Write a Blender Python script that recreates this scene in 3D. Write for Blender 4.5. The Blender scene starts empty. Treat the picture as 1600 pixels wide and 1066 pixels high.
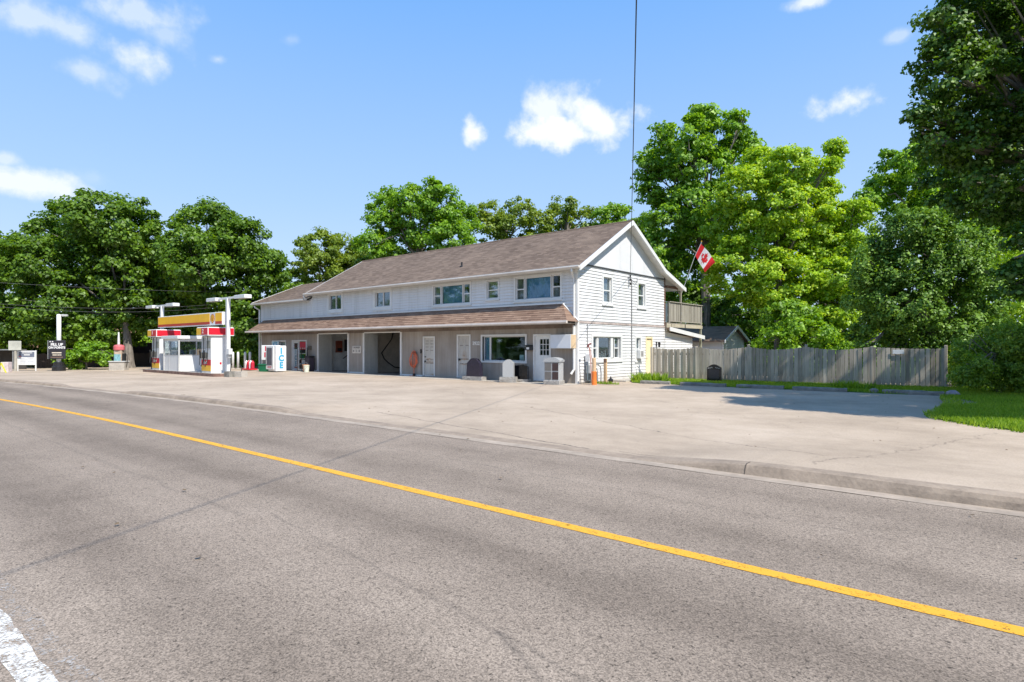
import bpy, math, random
import numpy as np
from mathutils import Vector, Matrix
R = math.radians
sc = bpy.context.scene
COL = sc.collection
random.seed(7)
rng = np.random.default_rng(11)

# ------------------------------------------------------------------ camera
CX, CY, CZ = 14.66, -21.74, 1.6
ANG = math.atan2(.6448, .7643)
cd = bpy.data.cameras.new('camera')
cd.sensor_width = 36; cd.lens = 945 / 1600 * 36
cd.shift_y = 9 / 1600
cd.clip_start = .1; cd.clip_end = 4000
cam = bpy.data.objects.new('camera', cd); COL.objects.link(cam)
cam.location = (CX, CY, CZ); cam.rotation_euler = (R(90), 0, ANG)
sc.camera = cam
FW = np.array([-.6448, .7643, 0]); RT = np.array([.7643, .6448, 0])

def at(px, py, Y):
    """world point that lies Y metres ahead of the photographer, at this spot of the photograph"""
    p = np.array([CX, CY, CZ]) + FW * Y + RT * ((px - 800) / 945 * Y)
    p[2] += (542 - py) / 945 * Y
    return p

# ------------------------------------------------------------------ light
SUN_EL, SUN_AZ = 50, -11           # azimuth measured from +x towards +y
sd = bpy.data.lights.new('sun', 'SUN'); sd.energy = 4.2; sd.angle = R(.53); sd.color = (1, .945, .86)
so = bpy.data.objects.new('sun', sd); COL.objects.link(so)
sdir = Vector((math.cos(R(SUN_EL)) * math.cos(R(SUN_AZ)), math.cos(R(SUN_EL)) * math.sin(R(SUN_AZ)), math.sin(R(SUN_EL))))
so.rotation_euler = sdir.to_track_quat('Z', 'Y').to_euler()
so.location = (30, -10, 40)
sc.view_settings.view_transform = 'Standard'; sc.view_settings.look = 'None'
sc.view_settings.gamma = 1; sc.view_settings.use_curve_mapping = False
sc.view_settings.exposure = 0.55
sc.render.engine = 'CYCLES'
sc.cycles.max_bounces = 6; sc.cycles.diffuse_bounces = 3; sc.cycles.transmission_bounces = 4; sc.cycles.transparent_max_bounces = 6

W = bpy.data.worlds.new('World'); sc.world = W; W.use_nodes = True
nt = W.node_tree; nt.nodes.clear()
N = nt.nodes.new; L = nt.links.new
def wm(op, a, b=None, c=None, clamp=False):
    n = N('ShaderNodeMath'); n.operation = op; n.use_clamp = clamp
    for i, v in enumerate((a, b, c)):
        if v is None: continue
        if isinstance(v, (int, float)): n.inputs[i].default_value = v
        else: L(v, n.inputs[i])
    return n.outputs[0]
def wdot(a, v):
    n = N('ShaderNodeVectorMath'); n.operation = 'DOT_PRODUCT'; L(a, n.inputs[0]); n.inputs[1].default_value = v
    return n.outputs['Value']
sky = N('ShaderNodeTexSky'); sky.sky_type = 'NISHITA'; sky.sun_disc = False
sky.sun_elevation = R(SUN_EL); sky.sun_rotation = R(90 - SUN_AZ)
sky.air_density = 1.0; sky.dust_density = .35; sky.ozone_density = 1.6; sky.altitude = 200
tc = N('ShaderNodeTexCoord'); D = tc.outputs['Generated']
nz = N('ShaderNodeTexNoise'); nz.inputs['Scale'].default_value = 16; nz.inputs['Detail'].default_value = 7; nz.inputs['Roughness'].default_value = .58
L(D, nz.inputs['Vector'])
nz2 = N('ShaderNodeTexNoise'); nz2.inputs['Scale'].default_value = 3.2; nz2.inputs['Detail'].default_value = 5; nz2.inputs['Distortion'].default_value = .6
L(D, nz2.inputs['Vector'])
clouds = [(885, 206, 100, 34, 1), (905, 212, 80, 24, 1), (862, 164, 46, 46, .75), (925, 194, 72, 44, .95), (840, 206, 56, 30, 1), (742, 209, 24, 24, 1), (1330, 158, 50, 26, .95), (1348, 150, 30, 20, .8),
          (228, 88, 62, 30, .62), (258, 56, 46, 34, .4), (225, 22, 80, 34, .5), (341, 93, 17, 11, .45), (20, 285, 105, 28, .72), (8, 248, 24, 14, .5),
          (1262, 4, 46, 13, .7), (1402, 58, 22, 11, .4), (455, 62, 22, 12, .25), (130, 112, 48, 22, .45), (60, 30, 80, 34, .5), (150, 278, 34, 18, .22),
          (-180, 150, 90, 40, .8), (1750, 60, 100, 45, .8), (600, -160, 120, 50, .9), (1200, -240, 90, 45, .8), (2100, 260, 80, 25, .7)]
tot = None
for (px, py, a, b, dens) in clouds:
    c = Vector(FW + RT * (px - 800) / 945 + np.array([0, 0, (542 - py) / 945])); ln = c.length; c.normalize()
    r = Vector((0, 0, 1)).cross(c) * -1; r.normalize(); u = r.cross(c) ; u.normalize()
    u = u if u.z > 0 else -u
    sa = a / 945 / ln; sb = b / 945 / ln
    du = wdot(D, tuple(r / sa)); dv = wdot(D, tuple(u / sb))
    q = wm('SQRT', wm('ADD', wm('MULTIPLY', du, du), wm('MULTIPLY', dv, dv)))
    # flatter below, billowing above
    q = wm('ADD', wm('MULTIPLY', nz.outputs['Fac'], 3.0), wm('SUBTRACT', -.45, q))
    q = wm('MULTIPLY', q, 1.15, clamp=True)
    q = wm('MULTIPLY', q, wm('GREATER_THAN', wdot(D, tuple(c)), 0))
    q = wm('MULTIPLY', q, dens)
    tot = q if tot is None else wm('MAXIMUM', tot, q)
behind = wm('GREATER_THAN', wm('MULTIPLY', wdot(D, tuple(FW)), -1), .15)
wisp = wm('MULTIPLY', wm('MULTIPLY', wm('SUBTRACT', nz2.outputs['Fac'], .56), 5, clamp=True), wm('MULTIPLY', behind, .7))
tot = wm('MAXIMUM', tot, wisp)
mr = N('ShaderNodeMapRange'); mr.interpolation_type = 'SMOOTHSTEP'; L(tot, mr.inputs['Value'])
sh = N('ShaderNodeMix'); sh.data_type = 'RGBA'; L(mr.outputs[0], sh.inputs['Factor'])
hs = N('ShaderNodeHueSaturation'); hs.inputs['Saturation'].default_value = 1.0; hs.inputs['Value'].default_value = 1.0
L(sky.outputs[0], hs.inputs['Color'])
# thin summer veil: pale blue added evenly over the clear sky
veil = N('ShaderNodeMix'); veil.data_type = 'RGBA'; veil.inputs['Factor'].default_value = .88
L(hs.outputs[0], veil.inputs['A'])
sx = N('ShaderNodeSeparateXYZ'); L(D, sx.inputs[0])
vr = N('ShaderNodeValToRGB'); L(wm('MULTIPLY', sx.outputs[2], 1.0, clamp=True), vr.inputs[0])
ve = vr.color_ramp.elements; ve[0].position = 0; ve[0].color = (.56, .68, .86, 1); ve[1].position = 1; ve[1].color = (.09, .27, .68, 1)
e_ = ve.new(.22); e_.color = (.36, .55, .85, 1); e_ = ve.new(.5); e_.color = (.175, .40, .83, 1)
vs_ = N('ShaderNodeVectorMath'); vs_.operation = 'SCALE'; L(vr.outputs[0], vs_.inputs[0]); vs_.inputs['Scale'].default_value = 10.5
L(vs_.outputs[0], veil.inputs['B'])
L(veil.outputs['Result'], sh.inputs['A']); sh.inputs['B'].default_value = (8.4, 8.7, 9.2, 1)
bg = N('ShaderNodeBackground'); bg.inputs['Strength'].default_value = .085
wo = N('ShaderNodeOutputWorld'); L(sh.outputs['Result'], bg.inputs['Color']); L(bg.outputs[0], wo.inputs['Surface'])

# ------------------------------------------------------------------ materials
MC = {}
def srgb(h):
    v = [int(h[i:i + 2], 16) / 255 for i in (0, 2, 4)]
    return tuple((x / 12.92 if x < .04045 else ((x + .055) / 1.055) ** 2.4) for x in v) + (1,)
class MT:
    def __init__(s, name):
        s.m = bpy.data.materials.new(name); s.m.use_nodes = True; s.t = s.m.node_tree
        s.b = s.t.nodes['Principled BSDF']; s.out = s.t.nodes['Material Output']
        g = s.t.nodes.new('ShaderNodeNewGeometry'); s.geo = g; s.P = g.outputs['Position']
    def n(s, k): return s.t.nodes.new(k)
    def l(s, a, b): s.t.links.new(a, b)
    def math(s, op, a, b=None, c=None, clamp=False):
        n = s.n('ShaderNodeMath'); n.operation = op; n.use_clamp = clamp
        for i, v in enumerate((a, b, c)):
            if v is None: continue
            if isinstance(v, (int, float)): n.inputs[i].default_value = v
            else: s.l(v, n.inputs[i])
        return n.outputs[0]
    def map(s, scale=(1, 1, 1), loc=(0, 0, 0), rot=(0, 0, 0), src=None):
        n = s.n('ShaderNodeMapping'); s.l(src or s.P, n.inputs[0]); n.inputs['Scale'].default_value = scale
        n.inputs['Location'].default_value = loc; n.inputs['Rotation'].default_value = rot
        return n.outputs[0]
    def noise(s, sc_, det=4, vec=None, rough=.5, dist=0):
        n = s.n('ShaderNodeTexNoise'); n.inputs['Scale'].default_value = sc_; n.inputs['Detail'].default_value = det
        n.inputs['Roughness'].default_value = rough; n.inputs['Distortion'].default_value = dist
        s.l(vec or s.P, n.inputs['Vector']); return n.outputs['Fac']
    def ramp(s, f, stops):
        n = s.n('ShaderNodeValToRGB'); s.l(f, n.inputs[0]); e = n.color_ramp.elements
        while len(e) < len(stops): e.new(.5)
        for i, (p, c) in enumerate(stops):
            e[i].position = p; e[i].color = c if isinstance(c, tuple) else (c, c, c, 1)
        return n.outputs[0]
    def mix(s, f, a, b, mode='MIX'):
        n = s.n('ShaderNodeMix'); n.data_type = 'RGBA'; n.blend_type = mode
        for k, v in (('Factor', f), ('A', a), ('B', b)):
            if isinstance(v, (int, float)): n.inputs[k].default_value = v
            elif isinstance(v, tuple): n.inputs[k].default_value = v
            else: s.l(v, n.inputs[k])
        return n.outputs['Result']
    def col(s, c):
        if isinstance(c, tuple): s.b.inputs['Base Color'].default_value = c
        else: s.l(c, s.b.inputs['Base Color'])
    def rough(s, v):
        if isinstance(v, (int, float)): s.b.inputs['Roughness'].default_value = v
        else: s.l(v, s.b.inputs['Roughness'])
    def bump(s, h, st=.3, dist=.01):
        n = s.n('ShaderNodeBump'); n.inputs['Strength'].default_value = st; n.inputs['Distance'].default_value = dist
        s.l(h, n.inputs['Height']); s.l(n.outputs[0], s.b.inputs['Normal'])

def flat(name, c, rough=.5, metal=0, var=.12, scale=3, streak=False, bump=.0, emit=0):
    """a plain surface with dirt and tone variation"""
    if name in MC: return MC[name]
    if isinstance(c, str): c = srgb(c)
    t = MT(name)
    v = t.map((1, 1, .12)) if streak else None
    f = t.noise(scale, 6, v, .6)
    f2 = t.noise(scale * 9, 3, None, .6)
    k = t.math('ADD', t.math('MULTIPLY', f, .7), t.math('MULTIPLY', f2, .3))
    a = tuple(x * (1 - var * 2.2) for x in c[:3]) + (1,); b = tuple(min(1, x * (1 + var * .6)) for x in c[:3]) + (1,)
    t.col(t.ramp(k, [(.3, a), (.62, b)])); t.rough(rough); t.b.inputs['Metallic'].default_value = metal
    if bump: t.bump(f2, bump, .01)
    MC[name] = t.m; return t.m

def glass(name='window_glass'):
    if name in MC: return MC[name]
    t = MT(name)
    t.b.inputs['Base Color'].default_value = (.9, .95, 1, 1)
    tr = t.n('ShaderNodeBsdfTransparent'); tr.inputs[0].default_value = (.85, .89, .90, 1)
    gl = t.n('ShaderNodeBsdfGlossy'); gl.inputs['Roughness'].default_value = .03; gl.inputs[0].default_value = (.9, .95, 1, 1)
    fr = t.n('ShaderNodeFresnel'); fr.inputs[0].default_value = 1.52
    mx = t.n('ShaderNodeMixShader'); t.l(t.math('ADD', t.math('MULTIPLY', fr.outputs[0], .32), .01, clamp=True), mx.inputs[0])
    t.l(tr.outputs[0], mx.inputs[1]); t.l(gl.outputs[0], mx.inputs[2]); t.l(mx.outputs[0], t.out.inputs[0])
    MC[name] = t.m; return t.m

def shingle(name, c1, c2, axis):
    """asphalt shingles: tone tab by tab; courses themselves are geometry"""
    t = MT(name)
    v = t.map((1, 1, 1))
    # tabs along x (or y), rows along z
    sep = t.n('ShaderNodeSeparateXYZ'); t.l(v, sep.inputs[0])
    cmb = t.n('ShaderNodeCombineXYZ'); t.l(sep.outputs['X' if axis == 'x' else 'Y'], cmb.inputs[0]); t.l(sep.outputs['Z'], cmb.inputs[1])
    br = t.n('ShaderNodeTexBrick'); t.l(cmb.outputs[0], br.inputs['Vector']); br.inputs['Scale'].default_value = 1
    br.inputs['Brick Width'].default_value = .34; br.inputs['Row Height'].default_value = .075; br.inputs['Mortar Size'].default_value = .006
    br.inputs['Color1'].default_value = (0, 0, 0, 1); br.inputs['Color2'].default_value = (1, 1, 1, 1); br.inputs['Mortar'].default_value = (.1, .1, .1, 1)
    f = t.math('ADD', t.math('MULTIPLY', br.outputs['Color'], .42), t.math('MULTIPLY', t.noise(.6, 6), .55))
    f = t.math('ADD', f, t.math('MULTIPLY', t.math('SUBTRACT', t.noise(90, 2), .5), .5))
    t.col(t.ramp(f, [(.15, c1), (.85, c2)])); t.rough(.92); t.bump(t.noise(140, 2), .4, .004)
    return t.m

M_white = flat('white_vinyl', (.72, .72, .70, 1), .42, var=.05, scale=1.5)
M_siding = flat('white_siding', (.71, .71, .71, 1), .45, var=.08, scale=1.6, streak=True)
def dirty_siding():
    t = MT('weathered_white_siding'); sep = t.n('ShaderNodeSeparateXYZ'); t.l(t.P, sep.inputs[0])
    s1 = t.noise(1.8, 5, t.map((1, 1, .10)), .65); s2 = t.noise(7, 5, t.map((1, 1, .06)), .7)
    f = t.math('ADD', t.math('MULTIPLY', s1, .6), t.math('MULTIPLY', s2, .4))
    c = t.ramp(f, [(.32, (.54, .54, .52, 1)), (.5, (.69, .69, .685, 1)), (.7, (.74, .74, .74, 1))])
    k = t.math('MULTIPLY', t.math('SUBTRACT', 1, t.math('MULTIPLY', sep.outputs['Z'], 2.0), clamp=True), t.noise(4, 5, None, .7))
    t.col(t.mix(k, c, (.36, .31, .24, 1))); t.rough(.5); return t.m
M_siding = dirty_siding()
M_trim = flat('white_trim', (.74, .73, .70, 1), .45, var=.07, scale=2)
M_soffit = flat('soffit_aluminium', (.55, .53, .49, 1), .5, var=.08)
M_gutter = flat('gutter_aluminium', (.62, .58, .53, 1), .4, var=.1, scale=1)
def taupe():
    t = MT('taupe_stucco')
    s1 = t.noise(2.2, 5, t.map((1, 1, .09)), .6); s2 = t.noise(.5, 4, None, .6); s3 = t.noise(60, 2)
    s4 = t.noise(6, 4, t.map((1, 1, .05)), .7)
    f = t.math('ADD', t.math('ADD', t.math('MULTIPLY', s1, .35), t.math('MULTIPLY', s2, .3)), t.math('ADD', t.math('MULTIPLY', s3, .08), t.math('MULTIPLY', s4, .27)))
    c = t.ramp(f, [(.3, (.19, .155, .125, 1)), (.5, (.315, .275, .235, 1)), (.66, (.44, .40, .36, 1))])
    sep = t.n('ShaderNodeSeparateXYZ'); t.l(t.P, sep.inputs[0])
    k = t.math('MULTIPLY', t.math('SUBTRACT', 1, t.math('MULTIPLY', sep.outputs['Z'], 2.2), clamp=True), t.math('MULTIPLY', t.noise(3, 5), .9))
    c = t.mix(k, c, (.42, .36, .29, 1))
    t.col(c); t.rough(.9); t.bump(s3, .3, .01); return t.m
M_taupe = taupe()
M_roof = shingle('roof_shingles', (.125, .085, .06, 1), (.32, .235, .172, 1), 'x')
M_skirt = shingle('skirt_shingles', (.14, .08, .053, 1), (.36, .245, .175, 1), 'x')
M_glass = glass()
M_dark = flat('dark_interior', (.015, .016, .018, 1), .9, var=.3)
M_blue = flat('blue_blind', (.11, .30, .48, 1), .7, var=.12, scale=1)
M_grey_blind = flat('grey_screen', (.24, .235, .23, 1), .7, var=.1)
M_curt = flat('white_curtain', (.6, .6, .56, 1), .8, var=.12, scale=12, streak=True)
M_door = flat('painted_door', (.66, .62, .56, 1), .5, var=.12, scale=2, streak=True)
M_doorw = flat('white_door', (.76, .76, .73, 1), .45, var=.05)
M_yellowdoor = flat('cream_door', (.80, .68, .42, 1), .5, var=.06)
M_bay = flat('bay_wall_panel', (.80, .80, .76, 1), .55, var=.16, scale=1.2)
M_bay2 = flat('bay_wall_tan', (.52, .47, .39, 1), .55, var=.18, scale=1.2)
M_conc = flat('concrete', (.46, .42, .36, 1), .9, var=.14, scale=4, bump=.4)
M_conc_d = flat('weathered_concrete', (.25, .235, .205, 1), .92, var=.25, scale=5, bump=.5)
M_black = flat('black_paint', (.02, .02, .022, 1), .4, var=.2)
M_rubber = flat('black_rubber', (.015, .015, .016, 1), .6, var=.2)
M_granp = flat('purple_granite', (.035, .03, .05, 1), .25, var=.45, scale=30)
M_grang = flat('grey_granite', (.42, .43, .43, 1), .35, var=.15, scale=40)
M_granb = flat('black_granite', (.008, .008, .010, 1), .15, var=.2, scale=30)
M_rockb = flat('rough_granite', (.36, .34, .31, 1), .9, var=.3, scale=20, bump=.8)
M_red = flat('red_enamel', (.62, .012, .03, 1), .35, var=.06)
M_yel = flat('yellow_enamel', (.90, .52, .03, 1), .4, var=.05)
M_ora = flat('orange_yellow_enamel', (1.0, .52, .010, 1), .4, var=.05)
M_dred = flat('dark_red_enamel', (.50, .03, .012, 1), .4, var=.06)
M_enamel = flat('white_enamel', (.74, .74, .72, 1), .35, var=.04)
M_cyan = flat('ice_blue_print', (.05, .38, .62, 1), .5, var=.1, scale=10)
M_redp = flat('red_print', (.55, .02, .05, 1), .5, var=.05)
M_grnp = flat('green_plastic', (.01, .16, .07, 1), .4, var=.1)
M_hose = flat('orange_rubber', (.75, .16, .07, 1), .5, var=.15, scale=12)
M_post = flat('tan_wood', (.55, .38, .22, 1), .8, var=.15, scale=6, streak=True)
M_orange = flat('orange_plastic', (.80, .20, .03, 1), .5, var=.12)
M_steel = flat('galvanised_steel', (.42, .43, .43, 1), .45, .5, var=.15)
M_ltgrey = flat('grey_plastic', (.52, .52, .50, 1), .5, var=.08)
M_cable = flat('cable_black', (.03, .03, .03, 1), .6, var=.1)
M_sunlit_side = flat('sunlit_box_side', (.60, .45, .28, 1), .6, var=.1)
M_pinkred = flat('faded_red_plastic', (.62, .14, .15, 1), .6, var=.12)

def wood(name, lo, hi):
    t = MT(name)
    oi = t.n('ShaderNodeObjectInfo')
    tco = t.n('ShaderNodeTexCoord')
    off = t.n('ShaderNodeCombineXYZ'); t.l(t.math('MULTIPLY', oi.outputs['Random'], 50), off.inputs[0])
    ad = t.n('ShaderNodeVectorMath'); t.l(t.map((14, 14, .8)), ad.inputs[0]); t.l(off.outputs[0], ad.inputs[1])
    g = t.noise(1.6, 6, ad.outputs[0], .65, .4); g2 = t.noise(3, 4, t.map((1, 1, .5)))
    f = t.math('ADD', t.math('MULTIPLY', g, .55), t.math('MULTIPLY', oi.outputs['Random'], .28)); f = t.math('ADD', f, t.math('MULTIPLY', g2, .22))
    c = t.ramp(f, [(.25, lo), (.78, hi)])
    sep = t.n('ShaderNodeSeparateXYZ'); t.l(t.P, sep.inputs[0])
    k = t.math('MULTIPLY', t.math('SUBTRACT', .75, t.math('MULTIPLY', sep.outputs['Z'], 1.6), clamp=True), t.noise(2.5, 4))
    c = t.mix(k, c, (.23, .155, .115, 1))
    t.col(c); t.rough(.9); t.bump(g, .4, .006); return t.m
M_fence = wood('weathered_fence_wood', (.16, .135, .10, 1), (.60, .53, .43, 1))
M_deck = wood('weathered_deck_wood', (.17, .15, .12, 1), (.46, .43, .35, 1))

# ------------------------------------------------------------------ mesh helpers
class MB:
    def __init__(s): s.v = []; s.f = []; s.mi = []
    def add(s, vs, fs, mi=0):
        o = len(s.v); s.v += [tuple(float(c) for c in v) for v in vs]; s.f += [tuple(i + o for i in f) for f in fs]; s.mi += [mi] * len(fs); return s
    def box(s, x0, x1, y0, y1, z0, z1, mi=0):
        v = [(x0, y0, z0), (x1, y0, z0), (x1, y1, z0), (x0, y1, z0), (x0, y0, z1), (x1, y0, z1), (x1, y1, z1), (x0, y1, z1)]
        return s.add(v, [(0, 3, 2, 1), (4, 5, 6, 7), (0, 1, 5, 4), (1, 2, 6, 5), (2, 3, 7, 6), (3, 0, 4, 7)], mi)
    def rbox(s, x0, x1, y0, y1, z0, z1, b=.01, mi=0):
        """box with chamfered upright and top edges"""
        b = min(b, (x1 - x0) / 3, (y1 - y0) / 3, (z1 - z0) / 3)
        def ring(x0, x1, y0, y1, z): return [(x0 + b, y0, z), (x1 - b, y0, z), (x1, y0 + b, z), (x1, y1 - b, z), (x1 - b, y1, z), (x0 + b, y1, z), (x0, y1 - b, z), (x0, y0 + b, z)]
        v = ring(x0, x1, y0, y1, z0) + ring(x0, x1, y0, y1, z1 - b) + ring(x0 + b, x1 - b, y0 + b, y1 - b, z1)
        f = [tuple(range(7, -1, -1)), tuple(range(16, 24))]
        for k in range(2):
            for i in range(8): j = (i + 1) % 8; f.append((k * 8 + i, k * 8 + j, k * 8 + 8 + j, k * 8 + 8 + i))
        return s.add(v, f, mi)
    def prism(s, poly, axis, a, b, mi=0):
        """polygon of 2-d points extruded along an axis: 'x' -> (y,z), 'y' -> (x,z), 'z' -> (x,y)"""
        def P(p, t): return (t, p[0], p[1]) if axis == 'x' else (p[0], t, p[1]) if axis == 'y' else (p[0], p[1], t)
        n = len(poly); v = [P(p, a) for p in poly] + [P(p, b) for p in poly]
        ar = sum(poly[i][0] * poly[(i + 1) % n][1] - poly[(i + 1) % n][0] * poly[i][1] for i in range(n))
        f = [tuple(range(n - 1, -1, -1)), tuple(range(n, 2 * n))] + [(i, (i + 1) % n, n + (i + 1) % n, n + i) for i in range(n)]
        if (ar < 0) != (axis == 'y'): f = [q[::-1] for q in f]
        return s.add(v, f, mi)
    def tube(s, pts, r, seg=8, mi=0, cap=True):
        pts = [Vector(p) for p in pts]; n = len(pts)
        rs = r if isinstance(r, (list, tuple)) else [r] * n
        v = []; f = []
        up = None
        for i, p in enumerate(pts):
            d = (pts[min(i + 1, n - 1)] - pts[max(i - 1, 0)]).normalized()
            if up is None: up = Vector((0, 0, 1)) if abs(d.z) < .9 else Vector((1, 0, 0))
            a = d.cross(up)
            if a.length < 1e-4: a = d.cross(Vector((.3, 1, .2)))
            a.normalize(); b = a.cross(d).normalized(); up = b
            for k in range(seg):
                t = 2 * math.pi * k / seg; v.append(tuple(p + (a * math.cos(t) + b * math.sin(t)) * rs[i]))
        for i in range(n - 1):
            for k in range(seg): f.append((i * seg + k, i * seg + (k + 1) % seg, (i + 1) * seg + (k + 1) % seg, (i + 1) * seg + k))
        if cap: f += [tuple(range(seg - 1, -1, -1)), tuple(range((n - 1) * seg, n * seg))]
        return s.add(v, f, mi)
    def lathe(s, prof, c=(0, 0, 0), seg=16, mi=0):
        v = []; f = []
        for r, z in prof:
            for k in range(seg): t = 2 * math.pi * k / seg; v.append((c[0] + r * math.cos(t), c[1] + r * math.sin(t), c[2] + z))
        for i in range(len(prof) - 1):
            for k in range(seg): f.append((i * seg + k, i * seg + (k + 1) % seg, (i + 1) * seg + (k + 1) % seg, (i + 1) * seg + k))
        f += [tuple(range(seg - 1, -1, -1)), tuple(range((len(prof) - 1) * seg, len(prof) * seg))]
        return s.add(v, f, mi)
    def mesh(s, name, mats, smooth=False):
        me = bpy.data.meshes.new(name); me.from_pydata(s.v, [], s.f)
        for m in (mats if isinstance(mats, (list, tuple)) else [mats]): me.materials.append(m)
        if any(s.mi): me.polygons.foreach_set('material_index', s.mi)
        if smooth: me.polygons.foreach_set('use_smooth', [True] * len(me.polygons))
        me.update(); return me
    def obj(s, name, mats, parent=None, smooth=False, **k):
        return link(name, s.mesh(name, mats, smooth), parent, **k)

def link(name, me, parent=None, loc=None, rz=None, **props):
    o = bpy.data.objects.new(name, me); COL.objects.link(o)
    if parent is not None: o.parent = parent
    if loc is not None: o.location = loc
    if rz is not None: o.rotation_euler = (0, 0, rz)
    for k, v in props.items(): o[k] = v
    return o
def thing(name, label, cat, loc=(0, 0, 0), rz=0, group=None):
    o = bpy.data.objects.new(name, None); COL.objects.link(o); o.location = loc; o.rotation_euler = (0, 0, rz)
    o['label'] = label; o['category'] = cat
    if group: o['group'] = group
    o.empty_display_size = .3
    return o
def copy_thing(src, loc, rz, label):
    r = src.copy(); COL.objects.link(r); r.location = loc; r.rotation_euler = (0, 0, rz); r['label'] = label
    for ch in list(src.children):
        c = ch.copy(); COL.objects.link(c); c.parent = r
        for g in ch.children:
            d = g.copy(); COL.objects.link(d); d.parent = c
    return r
def text(name, body, size, m, parent, loc, rot=(R(90), 0, 0), sx=1, bold=.0, ext=.004, align='CENTER', **props):
    cu = bpy.data.curves.new(name, 'FONT'); cu.body = body; cu.size = size; cu.extrude = ext; cu.align_x = align; cu.align_y = 'CENTER'
    cu.offset = bold; cu.resolution_u = 3
    tmp = bpy.data.objects.new('tmp', cu); COL.objects.link(tmp)
    dg = bpy.context.evaluated_depsgraph_get(); me = bpy.data.meshes.new_from_object(tmp.evaluated_get(dg))
    bpy.data.objects.remove(tmp)
    me.materials.clear(); me.materials.append(m)
    o = link(name, me, parent, loc=loc, **props); o.rotation_euler = rot; o.scale = (sx, 1, 1)
    return o
def stuffpart(o): o['kind'] = 'stuff'; return o

# ------------------------------------------------------------------ ground
def curve_off(x):
    if x >= 4: return 0.0
    if x > -45: return -.0025 * (x - 4) ** 2
    return -6.0 - .245 * (-45 - x)
def smooth(a, b, x):
    t = max(0., min(1., (x - a) / (b - a))); return t * t * (3 - 2 * t)
def kerb_h(x):
    h = .012
    h = max(h, .095 * smooth(-9.8, -8.2, x) * (1 - smooth(.4, 1.9, x)))
    h = max(h, .13 * smooth(10.0, 12.4, x))
    h = max(h, .09 * (1 - smooth(-15.2, -13.8, x)))
    return h
XS = sorted(set([round(v, 2) for v in np.concatenate([np.arange(-160, -30, 5), np.arange(-30, 22, .4), np.arange(22, 90, 4)])]))

def ground_mat():
    t = MT('rough_grass_ground')
    f = t.math('ADD', t.math('MULTIPLY', t.noise(.4, 6), .5), t.math('MULTIPLY', t.noise(7, 4), .5))
    t.col(t.ramp(f, [(.3, (.03, .055, .012, 1)), (.7, (.07, .12, .025, 1))])); t.rough(.95); t.bump(t.noise(12, 4), .6, .05); return t.m
M_ground = ground_mat()
mb = MB()
G = [-1500, -400, -150, -80, -60, -45, -30, -15, 0, 15, 30, 45, 80, 150, 400, 1500]
mb.add([(x, y, -.03) for y in G for x in G], [(j * 16 + i, j * 16 + i + 1, (j + 1) * 16 + i + 1, (j + 1) * 16 + i) for j in range(15) for i in range(15)])
mb.obj('ground', M_ground, kind='structure')

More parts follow.
